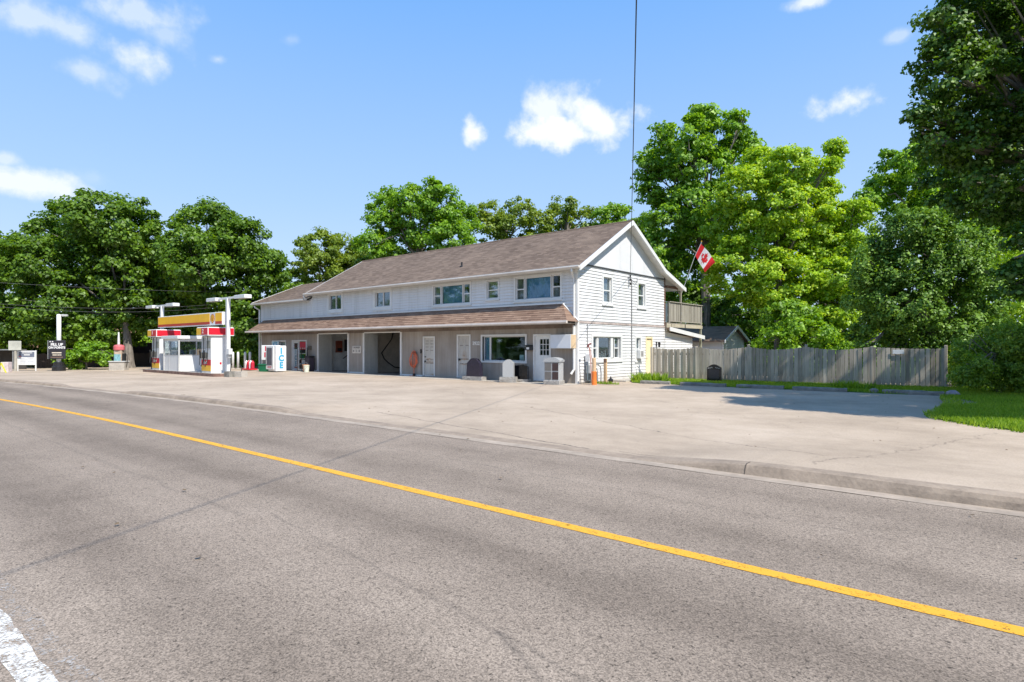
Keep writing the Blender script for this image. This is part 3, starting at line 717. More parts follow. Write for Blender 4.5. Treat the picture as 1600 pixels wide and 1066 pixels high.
for ch, z in (('I', 1.25), ('C', .85), ('E', .45)):
    text('lettering', ch, .42, flat('ice_reflection_blue', (.12, .25, .33, 1), .5), d, (-22.78, .024, z), sx=.9, bold=.02)  # ICE letters as mirrored in the glass, a painted reflection
window('x', -1, SW, [(0, .5, 'fixed', None), (.5, 1, 'fixed', (M_curt, 0, 1, 0, 1))], trim=.08, sill=False)
sg = thing('ice_sign', 'pale sign with blue ICE letters in the shop window above the ice merchandiser', 'sign', (-25.25, -.09, 1.74))
MB().rbox(-.48, .48, -.02, .02, -.24, .24, .01).obj('panel', flat('ice_panel', (.62, .78, .84, 1), .5), sg)
text('lettering', 'ICE', .42, M_cyan, sg, (0, -.026, 0), bold=.012)

# wall doors
def panel_door(op, m, panels, handle_left=True, frame=M_trim, name='door'):
    u0, u1, z0, z1 = op
    mb = MB(); rectframe(mb, 'x', -1, 0, u0, u1, z0, z1, .07, -.12, .025, .02); d = mb.obj(name, frame, B)
    mb = MB(); mb.box(u0 + .07, u1 - .07, .05, .09, z0 + .02, z1 - .07); 
    w = (u1 - u0 - .14); cx = (u0 + u1) / 2
    for (za, zb) in panels:
        for s in (-1, 1):
            c = cx + s * w * .235; hw = w * .17
            rectframe(mb, 'x', -1, .05, c - hw, c + hw, za, zb, .022, 0, .014)
    mb.obj('leaf', m, d)
    hx = u0 + .15 if handle_left else u1 - .15
    return d, hx
def knob(d, x, z, r=.05):
    MB().lathe([(.02, -.02), (.02, .02), (r, .03), (r * .9, .06), (.01, .07)], seg=10).obj('knob', M_black, d, smooth=True, loc=(x, .05, z)).rotation_euler = (R(90), 0, 0)
def rust(name, c, spots):
    t = MT(name)
    f = t.noise(2, 5, t.map((1, 1, .2)), .6)
    base = t.ramp(f, [(.3, tuple(x * .78 for x in c) + (1,)), (.65, c + (1,))])
    sep = t.n('ShaderNodeSeparateXYZ'); t.l(t.P, sep.inputs[0])
    for (x, z, rx, rz_) in spots:
        a = t.math('DIVIDE', t.math('SUBTRACT', sep.outputs['X'], x), rx); b = t.math('DIVIDE', t.math('SUBTRACT', sep.outputs['Z'], z), rz_)
        q = t.math('SUBTRACT', 1, t.math('SQRT', t.math('ADD', t.math('MULTIPLY', a, a), t.math('MULTIPLY', b, b))), clamp=True)
        q = t.math('MULTIPLY', q, t.math('MULTIPLY', t.math('SUBTRACT', t.noise(9, 5, None, .7), .3), 3, clamp=True), clamp=True)
        base = t.mix(q, base, (.33, .17, .06, 1))
    t.col(base); t.rough(.6); return t.m
MA = rust('chipped_door_paint', (.62, .59, .53), [(-9.4, .78, .4, .12), (-9.45, .95, .35, .08), (-9.3, .12, .4, .09), (-9.6, .9, .1, .15)])
MBd = rust('rusty_door_paint', (.56, .53, .48), [(-6.85, 1.15, .22, .32), (-6.85, .98, .4, .08), (-6.85, .72, .4, .07), (-6.85, .15, .4, .08)])
d, hx = panel_door(DA, MA, [(1.72, 1.92), (1.12, 1.62), (.25, .78)])
knob(d, hx, 1.06, .035); knob(d, hx, .82)
mb = MB()
for z in (1.90, 1.74, 1.58, 1.40, .90, .72):
    for s in (-.19, .19): mb.box(-9.455 + s - .11, -9.455 + s + .11, .028, .034, z, z + .018)
mb.obj('hinge_strap', flat('rusty_iron', (.10, .06, .045, 1), .8, var=.4), d)
d, hx = panel_door(DBr, MBd, [(1.78, 2.0), (1.14, 1.62), (.25, .78)])
knob(d, hx, .95, .06)
mb = MB()
for z in (1.66, .97, .74):
    for s in (-.19, .19): mb.box(-6.86 + s - .11, -6.86 + s + .11, .028, .034, z, z + .018)
mb.obj('hinge_strap', MC['rusty_iron'], d)
# white glazed door
mb = MB(); rectframe(mb, 'x', -1, 0, DC[0], DC[1], DC[2], DC[3], .07, -.12, .03, .02); d = mb.obj('glazed_door', M_white, B)
mb = MB(); a, b = DC[0] + .07, DC[1] - .07; ga, gb = -2.06, -1.54; gz0, gz1 = 1.22, 1.95
wall(mb, 'x', a, b, .08, 2.10, [(ga, gb, gz0, gz1)], .05, .09); mb.obj('leaf', M_doorw, d)
MB().box(ga, gb, .066, .07, gz0, gz1).obj('pane', M_glass, d)
MB().box(ga, gb, .4, .42, gz0 - .2, gz1 + .1).obj('room_back', M_dark, d)
mb = MB(); rectframe(mb, 'x', -1, .05, ga - .02, gb + .02, gz0 - .02, gz1 + .02, .025, 0, .012)
for k in (1, 2): mb.box(ga + (gb - ga) * k / 3 - .014, ga + (gb - ga) * k / 3 + .014, .040, .062, gz0 + .005, gz1 - .005)
for k in (1, 2):
    for j in range(3): mb.box(ga + (gb - ga) * j / 3 + .0145, ga + (gb - ga) * (j + 1) / 3 - .0145, .042, .062, gz0 + (gz1 - gz0) * k / 3 - .012, gz0 + (gz1 - gz0) * k / 3 + .012)
mb.obj('glazing_bars', M_white, d)
# cream side door
mb = MB(); rectframe(mb, 'y', 1, 0, S5[0], S5[1], S5[2], S5[3], .08, -.05, .045, .03); d = mb.obj('side_door', M_yellowdoor, B)
MB().box(-.05, -.02, S5[0] + .08, S5[1] - .08, .11, 2.02).obj('leaf', M_yellowdoor, d)
MB().lathe([(.04, 0), (.045, .03), (.01, .05)], seg=8).obj('knob', M_black, d, loc=(-.02, 6.30, 1.0)).rotation_euler = (0, R(90), 0)

# garage bays ---------------------------------------------------------
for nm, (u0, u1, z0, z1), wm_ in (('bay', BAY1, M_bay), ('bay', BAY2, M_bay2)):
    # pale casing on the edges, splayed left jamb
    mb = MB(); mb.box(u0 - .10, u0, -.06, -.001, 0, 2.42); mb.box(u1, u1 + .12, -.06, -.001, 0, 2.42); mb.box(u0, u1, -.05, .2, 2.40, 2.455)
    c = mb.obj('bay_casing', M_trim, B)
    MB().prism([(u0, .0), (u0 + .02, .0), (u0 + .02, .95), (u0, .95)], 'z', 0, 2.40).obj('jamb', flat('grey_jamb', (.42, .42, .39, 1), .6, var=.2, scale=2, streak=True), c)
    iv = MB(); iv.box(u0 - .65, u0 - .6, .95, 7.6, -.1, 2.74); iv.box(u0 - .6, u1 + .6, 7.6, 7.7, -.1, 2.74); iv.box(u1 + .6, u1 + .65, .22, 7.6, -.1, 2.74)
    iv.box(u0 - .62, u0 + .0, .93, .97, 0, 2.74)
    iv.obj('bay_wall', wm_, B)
    MB().box(u0 - .6, u1 + .6, .3, 7.6, 2.60, 2.70).obj('bay_ceiling', M_taupe, B)
    MB().box(u0 - .6, u1 + .6, .205, 7.6, -.05, .012).obj('bay_floor', flat('wet_bay_floor', (.24, .22, .20, 1), .5, var=.3, scale=1.5), B)
MB().box(-16.62, -15.21, -.045, -.001, 0, .09).obj('base_board', M_trim, B)
MB().box(-11.65, -9.95, -.045, -.001, 0, .09).obj('base_board', M_trim, B)
MB().box(-21.3, -20.06, -.045, -.001, 0, .09).obj('base_board', M_trim, B)
mb = MB(); 
for x in (-14.0, -13.1, -12.4): pass
pl = thing('wash_hose_boom', 'black wash hose bent in an elbow on the wall inside the right-hand open bay', 'hose', (-15.66, 1.5, 0))
MB().tube([(0.03, 1.05, 2.5), (.03, .93, 2.08), (.03, .55, 1.65), (.05, .14, 1.22), (.05, .35, .85), (.03, .68, .6), (.03, 1.18, .31), (.03, 1.9, .25)], .035, 6).obj('boom', M_rubber, pl)
pl = thing('wall_control_panel', 'red and grey coin panel on the wall inside the left-hand open bay', 'panel', (-20.54, 1.86, 1.1))
MB().rbox(0, .12, -.25, .25, .12, .90, .02).obj('housing', flat('rust_red_panel', (.28, .07, .04, 1), .5, var=.2), pl)
MB().box(.121, .13, -.16, .16, .2, .42).obj('face_plate', M_dark, pl)
pl = thing('wall_tool_board', 'black tool board beside the red panel inside the left-hand open bay', 'board', (-20.54, 2.45, 1.2))
MB().rbox(0, .08, -.16, .16, .1, .88, .02).obj('board', M_black, pl)
MB().tube([(.06, -.28, -.40), (.06, .35, -.02)], .025, 6).obj('wand', M_rubber, pl)

# lean-to and deck at the rear ----------------------------------------
mb = MB(); wall(mb, 'y', 8.33, 11.84, -.1, 2.1, [], -.15, -.001)
mb.prism([(8.33, 2.1), (11.84, 2.1), (11.84, 2.12), (8.33, 2.42)], 'x', -.15, -.001); mb.box(-4, -.15, 11.7, 11.84, -.1, 2.1); mb.obj('addition_wall', M_trim, B)
mb = MB(); siding(mb, 'y', 1, lambda z: 8.33, lambda z: 11.84, .02, 2.1, [], 0, .14); stuffpart(mb.obj('addition_siding', M_siding, B))
mb = MB(); mb.prism([(8.33, 2.63), (12.85, 2.22), (12.85, 2.14), (8.33, 2.55)], 'x', -4, .30); mb.obj('addition_roof', M_roof, B)
MB().prism([(8.30, 2.66), (12.9, 2.25), (12.9, 2.04), (8.30, 2.45)], 'x', .302, .34).obj('fascia', M_white, B)
mb = MB(); wall(mb, 'x', -4, -.2, 2.8, 5.1, [(-2.6, -1.6, 2.85, 4.8)], 8.31, 8.33); mb.obj('rear_upper_wall', M_siding, B)
dk = []
MB().box(-3.4, .10, 8.35, 13.0, 2.86, 2.90).obj('deck_floor', M_deck, B)
for (y0, y1) in ((8.95, 10.6), (10.75, 13.08)):
    MB().rbox(.06, .12, y0, y1, 2.66, 2.85, .006).obj('deck_rim_board', flat('pale_treated_timber', (.46, .41, .30, 1), .8, var=.15, scale=2), B)
MB().rbox(-.02, .12, 8.36, 8.9, 2.42, 2.85, .01).obj('deck_bracket', MC['pale_treated_timber'], B)
for y in (8.75, 13.0): MB().rbox(.0, .10, y - .05, y + .05, 2.9, 4.05, .01).obj('railing_post', M_deck, B)
MB().rbox(.0, .10, 10.15, 10.25, 2.66, 4.80, .01).obj('porch_post', M_deck, B)
MB().rbox(-.02, .10, 12.9, 13.02, 0, 2.66, .01).obj('deck_post', flat('green_grey_post', (.33, .33, .24, 1), .8, var=.2, streak=True), B)
MB().rbox(-.04, .14, 8.7, 13.08, 4.02, 4.06, .006).obj('hand_rail', M_deck, B)
MB().box(.02, .08, 8.8, 12.95, 2.97, 3.02).obj('bottom_rail', M_deck, B)
bal = MB().box(-.01, .01, -.05, .05, 0, 1.02).mesh('baluster', M_deck)
y = 8.87
while y < 12.95:
    if abs(y - 10.2) > .1: link('baluster', bal, B, loc=(.062 + random.uniform(-.004, .004), y, 2.98))
    y += .128
MB().box(-.02, .0, 8.38, 8.68, 2.95, 3.95).obj('screen_panel', flat('blue_grey_screen', (.08, .11, .13, 1), .6), B)
mb = MB(); mb.rbox(.0, .12, 8.4, 10.3, 4.78, 4.90, .01); mb.obj('porch_beam', flat('brown_beam', (.16, .08, .05, 1), .8), B)
mb = MB(); mb.tube([(.05, 10.15, 4.45), (.05, 9.75, 4.8)], .03, 4); mb.obj('brace', M_deck, B)
# meter conduit and fittings on the gable wall
mb = MB(); mb.tube([(.055, 4.66, 4.92), (.055, 4.66, .1)], .022, 6); mb.obj('conduit', flat('grey_conduit', (.22, .22, .22, 1), .6), B)
mb = MB(); mb.tube([(.05, .72, 2.62), (.05, .72, 1.5)], .016, 6); mb.obj('conduit', MC['grey_conduit'], B)
for z in (5.02, 4.86, 4.66):
    MB().lathe([(.03, -.06), (.05, -.03), (.035, 0), (.05, .03), (.03, .06)], (.12, 4.40, z), 8).obj('insulator', M_black, B)
MB().tube([(.03, 4.40, 5.1), (.10, 4.40, 5.1), (.10, 4.40, 4.58), (.03, 4.40, 4.58)], .012, 5).obj('wire_bracket', M_black, B)
MB().tube([(.04, 5.20, 5.0), (.12, 5.16, 4.9), (.10, 5.0, 4.72), (.04, 4.70, 4.86)], .012, 5).obj('drip_loop', M_cable, B)

# ------------------------------------------------------------------ things along the facade
ap = MB(); 
APX = [x for x in np.arange(-27.6, .5, .8)]
ap.add([(x, y, .012) for x in APX for y in (-1.25 + .12 * math.sin(x), -.001)], [(2 * i, 2 * i + 2, 2 * i + 3, 2 * i + 1) for i in range(len(APX) - 1)])
ap.obj('concrete_apron', flat('apron_concrete', (.50, .44, .36, 1), .9, var=.16, scale=2, bump=.3), kind='structure')
ap = MB(); ap.box(.06, 1.0, 2.4, 6.9, -.01, .07); ap.box(.06, 2.2, 5.4, 6.9, -.01, .06)
ap.obj('side_pavement', M_conc, kind='structure')

# ice merchandiser, set a little askew
t = thing('ice_merchandiser', 'tall white ice merchandiser with blue ICE lettering standing by the shop wall', 'freezer', (-21.35, -1.75, .012), R(4))
def corner_px(px, py): 
    p = at(px, py, 1.6 * 945 / (py - 542)); return p
MB().rbox(-.95, .1, -.5, .25, .05, 1.66, .03).obj('body', M_enamel, t)
MB().box(-.90, -.10, -.56, -.502, .16, 1.60).obj('door', M_trim, t)
MB().box(-.80, -.24, -.575, -.562, .42, 1.52).obj('glass_panel', flat('grey_glass', (.13, .13, .15, 1), .2), t)
MB().tube([(-.86, -.60, .75), (-.86, -.60, 1.15)], .018, 6).obj('handle', M_steel, t)
text('lettering', 'ICE ICE', .13, M_redp, t, (-.52, -.566, .30))
sidep = MB(); sidep.add([(.104, -.46, .10), (.104, .22, .10), (.104, .22, 1.62), (.104, -.46, 1.62)], [(0, 1, 2, 3)]); sidep.obj('side_print', flat('ice_print_white', (.78, .82, .84, 1), .5), t)
for ch, z in (('I', 1.30), ('C', .85), ('E', .40)):
    text('lettering', ch, .52, M_cyan, t, (.112, -.13, z), (R(90), 0, R(90)), sx=1.0, bold=.025)
t = thing('live_bait_sign', 'white sign board with red LIVE BAIT letters left of the ice merchandiser', 'sign', (-22.75, -1.75, 0), R(38))
MB().rbox(-.62, .62, -.04, .04, .75, 1.70, .02).obj('panel', M_enamel, t)
mb = MB(); mb.box(-.60, -.55, -.03, .03, 0, .75); mb.box(.55, .60, -.03, .03, 0, .75); mb.obj('leg', M_steel, t)
text('lettering', 'LIVE', .42, M_redp, t, (0, -.046, 1.46), bold=.015); text('lettering', 'BAIT', .42, M_redp, t, (0, -.046, 1.06), bold=.015)
t = thing('green_bin', 'low green plastic bin under the LIVE BAIT sign', 'bin', (-22.45, -2.15, .012), R(20))
mb = MB(); mb.prism([(-.42, 0), (.42, 0), (.5, .44), (-.5, .44)], 'y', -.28, .28); mb.obj('tub', M_grnp, t); MB().rbox(-.53, .53, -.31, .31, .42, .48, .02).obj('rim', M_grnp, t)
t = thing('black_can', 'dark oil can with a tall spout standing in the green bin', 'can', (-22.5, -2.1, .1))
MB().lathe([(.16, 0), (.17, .25), (.08, .33), (.035, .36), (.03, .62)], seg=10).obj('can', M_black, t); MB().tube([(0, 0, .6), (.1, 0, .72)], .03, 6).obj('spout', M_black, t)
t = thing('gas_bottle_crate', 'red crate of small white gas bottles at the far left corner of the building', 'crate', (-25.3, -1.9, 0))
MB().rbox(-.6, .5, -.3, .3, .05, .12, .02).obj('tray', M_red, t)
for k, x in enumerate((-.45, -.15, .15, .4)):
    MB().lathe([(.11, 0), (.12, .05), (.12, .42), (.06, .5), (.03, .56)], (x, 0, .12), 10).obj('gas_bottle', [M_enamel, M_red, M_enamel, M_redp][k], t)
t = thing('hose_reel_cabinet', 'light grey round-topped tank at the far left end of the building', 'tank', (-27.9, 1.2, 0))
MB().lathe([(.40, 0), (.42, .1), (.42, 3.3), (.30, 3.6), (.06, 3.72)], seg=14).obj('tank', M_enamel, t)
# shelf rack, dark box, buckets
t = thing('shelf_rack', 'black wire shelf rack with stock standing beside the shop door', 'rack', (-21.15, -.45, .012), R(-6))
mb = MB(); [mb.box(x - .015, x + .015, y - .015, y + .015, 0, 1.55) for x in (-.3, .3) for y in (-.2, .2)]; mb.obj('frame', M_black, t)
for k in range(5): MB().rbox(-.30, .30, -.2, .2, .12 + k * .34, .15 + k * .34, .005).obj('shelf', M_ltgrey, t)
for k, (x, z, w, m) in enumerate(((-.12, .15, .12, M_black), (.12, .49, .1, M_enamel), (-.1, .83, .15, M_grnp), (.1, 1.17, .13, M_rubber), (.1, .15, .12, M_black), (-.15, .49, .1, M_rubber))):
    MB().rbox(x - w / 2, x + w / 2, -.12, .12, z, z + .24, .01).obj('stock_box', m, t)
t = thing('dark_litter_bin', 'dark purple-grey bin against the wall right of the shelf rack', 'bin', (-20.55, -.3, .012))
mb = MB(); mb.rbox(-.25, .25, -.2, .2, 0, .92, .04); mb.obj('body', flat('plum_plastic', (.06, .045, .06, 1), .5), t); MB().rbox(-.27, .27, -.22, .22, .9, 1.0, .03).obj('lid', M_black, t)
t = thing('orange_bucket', 'faded orange bucket by the wall behind the white bucket', 'bucket', (-20.25, -.75, .012))
MB().lathe([(.15, 0), (.20, .42), (.215, .42), (.215, .46), (.19, .46), (.14, .03)], seg=14).obj('pail', flat('faded_orange', (.62, .30, .15, 1), .6), t)
MB().tube([(-.2, 0, .44), (-.13, 0, .56), (0, 0, .60), (.13, 0, .56), (.2, 0, .44)], .008, 5).obj('handle', M_steel, t)
t = thing('white_bucket', 'white plastic bucket with lid standing in front of the orange bucket', 'bucket', (-19.75, -1.0, .012))
MB().lathe([(.14, 0), (.175, .38), (.19, .38), (.19, .43), (.02, .43)], seg=14).obj('pail', flat('milky_plastic', (.72, .74, .60, 1), .5), t)
MB().tube([(-.18, -.03, .36), (-.12, -.15, .2), (.12, -.15, .2), (.18, -.03, .36)], .007, 5).obj('handle', M_steel, t)
t = thing('wall_meter_box', 'small brown metal box on the wall right of the shop door', 'box', (-20.95, -.001, 1.4))
MB().rbox(-.14, .16, -.10, 0, 0, .26, .01).obj('box', flat('brown_box', (.13, .11, .08, 1), .6), t)
# pier sign
t = thing('bay_notice_sign', 'square cream notice on the pier between the two open bays', 'sign', (-15.85, -.02, 1.43))
MB().rbox(-.42, .42, -.02, .018, -.22, .22, .006).obj('panel', flat('cream_panel', (.62, .57, .50, 1), .6, var=.1), t)
text('lettering', 'CAR WASH', .15, flat('grey_print', (.24, .22, .20, 1), .6), t, (0, -.025, .12), sx=.9, bold=.003)
for x in (-.28, .28): MB().box(x - .055, x + .055, -.025, -.021, -.15, -.01).obj('symbol', MC['grey_print'], t)
MB().lathe([(.075, 0), (.075, .003)], seg=14).obj('symbol', flat('faint_print', (.42, .39, .34, 1), .6), t, loc=(0, -.0215, -.08)).rotation_euler = (R(90), 0, 0)
# orange hose coiled on hook
t = thing('orange_hose', 'orange hose hung in loops on the wall left of the chipped door', 'hose', (-10.55, -.1, 0))
pts = []
for k in range(150):
    a = k / 150 * 2 * math.pi * 5 + math.pi / 2; w_ = .24 + .08 * math.sin(k * .13); h_ = .40 + .08 * math.sin(k * .21 + 1)
    pts.append((w_ * math.cos(a) + .03 * math.sin(k * .7), -.02 - .03 * math.sin(k * .4), .86 + h_ * math.sin(a) - .06 * math.cos(k * .09)))
MB().tube(pts, .016, 5).obj('coil', M_hose, t)
MB().tube([(.03, -.03, 1.30), (.06, -.05, .9), (.03, -.03, .5), (.04, -.04, .08), (.0, -.10, .02), (-.14, -.2, .02)], .02, 6).obj('tail', M_hose, t)
MB().rbox(-.09, .09, -.03, .09, 1.18, 1.34, .02).obj('hook', M_black, t)
MB().rbox(-.05, .09, -.07, .03, .02, .16, .02).obj('tap', M_black, t)
t = thing('door_bell_box', 'small black box on the wall between the orange hose and the chipped door', 'box', (-10.06, -.001, 1.25))
MB().rbox(-.035, .035, -.07, 0, 0, .22, .01).obj('box', M_black, t); MB().tube([(0, -.03, 0), (0, -.02, -1.2)], .01, 4).obj('cable', M_cable, t)
# house number
t = thing('house_number_plate', 'pale plate with the number 3922 right of the rusty door', 'sign', (-5.97, -.02, 1.77))
MB().rbox(-.32, .32, -.01, .018, -.115, .115, .004).obj('plate', flat('taupe_plate', (.36, .33, .30, 1), .6), t)
text('lettering', '3922', .24, M_enamel, t, (0, -.015, -.005), bold=.006)
t = thing('mailbox', 'black wall mailbox with a white label left of the glazed door', 'mailbox', (-2.60, -.001, 1.44))
MB().rbox(-.19, .19, -.14, 0, 0, .20, .02).obj('body', M_black, t); MB().prism([(-.16, .20), (0, .20), (0, .235), (-.10, .235)], 'x', -.2, .2).obj('lid', M_rubber, t)
MB().box(-.10, .06, -.145, -.141, .04, .14).obj('label_card', M_enamel, t)
# blank sign box
t = thing('blank_sign_box', 'blank white sign box with its sunlit side painted tan on the wall by the corner', 'sign', (-.72, -.002, 1.53))
MB().rbox(-.44, .66, -.40, 0, 0, .60, .01).obj('cabinet', M_trim, t)
MB().box(-.42, .64, -.405, -.401, .02, .58).obj('face', flat('blank_acrylic', (.70, .72, .75, 1), .35, var=.03), t)
MB().box(.661, .670, -.39, -.01, .01, .59).obj('side_panel', M_sunlit_side, t)  # yellowish sunlight on the box's right side, put into the colour
# ------------------------------------------------------------------ memorial stones
def headstone(name, label, loc, rz, w, h, d, m, base=(.0, .0, .2), shape='arch', group=None, faces=None):
    t = thing(name, label, 'headstone', loc, rz, group)
    bw, bd, bh = w / 2 + base[0], d / 2 + base[1], base[2]
    # rough-cut plinth with uneven sides
    mb = MB(); n = 7; rr = random.Random(int(w * 100))
    top = []; bot = []
    per = [(-1 + 2 * i / n, -1) for i in range(n)] + [(1, -1 + 2 * i / 3) for i in range(3)] + [(1 - 2 * i / n, 1) for i in range(n)] + [(-1, 1 - 2 * i / 3) for i in range(3)]
    v = []
    for z in (0, bh * .5, bh):
        for (a, b) in per:
            j = 0 if z == bh else rr.uniform(-.015, .02)
            v.append((a * (bw + j), b * (bd + j), z))
    k = len(per); f = [tuple(range(k - 1, -1, -1)), tuple(range(2 * k, 3 * k))]
    for q in range(2):
        for i in range(k): f.append((q * k + i, q * k + (i + 1) % k, (q + 1) * k + (i + 1) % k, (q + 1) * k + i))
    mb.add(v, f); mb.obj('plinth', M_rockb, t)
    if shape == 'arch': poly = [(-w / 2, bh), (w / 2, bh)] + [(w / 2 * c, bh + h * .80 + h * .20 * math.cos(c * math.pi / 2)) for c in np.linspace(1, -1, 11)]
    elif shape == 'shoulder': poly = [(-w / 2, bh), (w / 2, bh), (w * .46, bh + h * .72), (w * .36, bh + h * .80), (w * .2, bh + h * .95), (0, bh + h), (-w * .2, bh + h * .95), (-w * .36, bh + h * .80), (-w * .46, bh + h * .72)]
    else: poly = [(-w / 2, bh), (w / 2, bh), (w / 2, bh + h * .86), (w * .2, bh + h), (-w * .5, bh + h * .93)]
    MB().prism(poly, 'y', -d / 2, d / 2).obj('stone', m, t)
    return t
headstone('headstone', 'dark purple granite headstone with shouldered top between the rusty door and the shop window', (-5.35, -.80, .012), R(4), .85, .88, .22, M_granp, (.17, .1, .17), 'shoulder', 'memorial stones outside the shop')
headstone('headstone', 'pale grey granite headstone under the left part of the big shop window', (-3.0, -1.05, .012), R(28), .50, .78, .22, M_grang, (.12, .08, .24), 'arch', 'memorial stones outside the shop')
headstone('headstone', 'glossy black headstone slab beneath the right end of the big shop window', (-2.72, -.45, .012), R(16), .62, .66, .16, M_granb, (.08, .14, .12), 'slant', 'memorial stones outside the shop')
t = headstone('headstone', 'black headstone with carved top standing on the grass before the wooden fence', (4.2, 4.6, .03), R(10), .60, .74, .20, M_granb, (.12, .12, .05), 'arch', None)
mb = MB()
for s in (-1, 1):
    for k in range(3): mb.tube([(s * (.06 + .07 * k), -.105, .62 - .01 * k), (s * (.09 + .07 * k), -.107, .67 - .015 * k), (s * (.12 + .07 * k), -.105, .62 - .01 * k)], .008, 4)
mb.obj('carving', M_ltgrey, t); MB().box(-.22, .22, -.104, -.101, .16, .56).obj('panel', flat('grey_polish', (.03, .028, .035, 1), .2), t)
# columbarium kiosk
t = thing('niche_monument', 'light grey curved-top monument with four dark niche panels below the blank sign box', 'monument', (-.55, -.95, .012), R(14)); t.scale = (.84, .84, .95)
MB().rbox(-.45, .45, -.36, .36, 0, .18, .03).obj('plinth', M_rockb, t)
mb = MB(); mb.rbox(-.40, .40, -.31, .31, .18, 1.02, .02); mb.obj('body', M_grang, t)
mb = MB(); mb.prism([(-.44, 1.0), (.44, 1.0), (.44, 1.08), (.3, 1.16), (.1, 1.20), (-.1, 1.20), (-.3, 1.16), (-.44, 1.08)], 'y', -.35, .35); mb.obj('cap', M_grang, t)
for (a, b, m) in ((-.36, -.02, flat('grey_niche', (.16, .15, .14, 1), .3)), (.04, .36, flat('brown_niche', (.06, .035, .035, 1), .25))):
    for (c, d2) in ((.22, .56), (.61, .95)): MB().box(a, b, -.325, -.312, c, d2).obj('niche_panel', m, t)
# ------------------------------------------------------------------ side wall things
t = thing('gas_meter', 'grey gas meter set with looping pipes on the side wall near the corner', 'gas meter', (.05, .75, 0))
MB().rbox(.06, .34, -.28, .10, .45, .85, .05).obj('meter_body', M_ltgrey, t)
MB().rbox(.05, .30, -.30, .02, .95, 1.30, .02).obj('meter_box', M_enamel, t)
MB().tube([(.18, -.3, .82), (.18, -.3, .15), (.2, .0, .1), (.2, .5, .12)], .03, 7).obj('pipe', flat('blue_grey_pipe', (.12, .16, .18, 1), .5), t)
MB().tube([(.2, .15, .8), (.2, .5, .82), (.2, .72, .7), (.2, .78, .4), (.2, .76, .02)], .03, 7).obj('pipe', M_steel, t)
MB().tube([(.2, .1, .65), (.2, .4, .66), (.2, .48, .5), (.2, .5, .02)], .025, 7).obj('pipe', M_ltgrey, t)
MB().rbox(.08, .36, -.10, .25, .12, .52, .04).obj('regulator', MC['blue_grey_pipe'], t)
MB().lathe([(.02, -.06), (.12, -.04), (.12, .04), (.02, .06)], (.2, .35, .86), 12).obj('regulator', M_steel, t)
t = thing('orange_marker_post', 'orange and tan marker post in front of the gas meter', 'post', (.95, -.15, 0))
MB().lathe([(.11, 0), (.105, .02), (.10, .55), (.085, .58)], seg=10).obj('sleeve', M_orange, t)
MB().lathe([(.085, .55), (.08, 1.12), (.02, 1.14)], seg=10).obj('upper_sleeve', flat('faded_sleeve', (.68, .47, .28, 1), .6), t)
t = thing('red_handled_shovel', 'upright tool with a dark red grip leaning behind the orange marker post', 'shovel', (.70, .0, 0))
MB().tube([(0, .05, .1), (-.05, .05, 1.0), (-.12, .02, 1.62)], .02, 6).obj('shaft', flat('pink_wood', (.5, .25, .2, 1), .7), t)
MB().tube([(.12, .15, .1), (.02, .10, .9), (-.08, .04, 1.55)], .015, 6).obj('shaft', flat('pink_wood', (.5, .25, .2, 1), .7), t)
MB().tube([(-.16, -.03, 1.58), (-.13, 0, 1.68), (-.06, .10, 1.74)], .04, 6).obj('grip', flat('dark_red_grip', (.16, .03, .03, 1), .6), t)
t = thing('wooden_post', 'short square wooden post by the side wall below the triple window', 'post', (.95, .75, 0))
MB().rbox(-.06, .06, -.06, .06, 0, 1.10, .01).obj('post', M_post, t)
MB().rbox(-.065, .065, -.062, -.0, .92, 1.08, .005).obj('bracket', flat('brown_metal', (.2, .12, .08, 1), .6), t)
t = thing('small_hose_tap', 'small dark tap coil at the foot of the wooden post', 'tap', (1.15, .85, 0))
MB().lathe([(.02, 0), (.05, .05), (.11, .12), (.11, .2), (.04, .25), (.02, .33)], seg=8).obj('tap', M_black, t)
t = thing('wall_lantern', 'small black lantern on the side wall beside the cream door', 'lamp', (.03, 7.3, 1.75))
MB().rbox(0, .03, -.05, .05, -.1, .12, .01).obj('back_plate', M_black, t); MB().tube([(.03, 0, .08), (.16, 0, .10)], .012, 5).obj('arm', M_black, t)
MB().lathe([(.02, -.22), (.05, -.2), (.07, -.02), (.09, 0), (.02, .07)], (.17, 0, .04), 8).obj('shade', M_black, t)
t = thing('leaning_rod', 'thin grey rod leaning on the side wall below the narrow window', 'rod', (.05, 5.1, .05))
MB().tube([(.05, 0, .62), (.35, .35, 0)], .02, 5).obj('rod', M_steel, t)
# rear shed
t = thing('garden_shed', 'small shed with a brown gable roof behind the wooden fence', 'shed', (-.7, 16.6, 0), R(0))
mb = MB(); mb.box(-4.2, 1.0, -.9, 2.9, 0, 2.05); mb.prism([(-.9, 2.05), (2.9, 2.05), (1.0, 2.85)], 'x', -4.2, 1.0); mb.obj('wall', M_trim, t)
mb = MB(); siding(mb, 'y', 1, lambda z: -.9 + max(0, z - 2.05) * 2.37, lambda z: 2.9 - max(0, z - 2.05) * 2.37, .02, 2.75, [], 1.0, .16)
siding(mb, 'x', -1, lambda z: -4.2, lambda z: 1.0, .02, 2.0, [], -.9, .16); stuffpart(mb.obj('siding', M_siding, t))
mb = MB(); roof_plane(mb, -4.5, 1.3, [(-1.25, 1.98), (1.0, 2.95)]); roof_plane(mb, -4.5, 1.3, [(3.25, 1.98), (1.0, 2.95)])
mb.prism([(-1.25, 1.97), (1.0, 2.94), (3.25, 1.97), (3.25, 1.89), (1.0, 2.86), (-1.25, 1.89)], 'x', -4.48, 1.28); mb.obj('roof', M_roof, t)
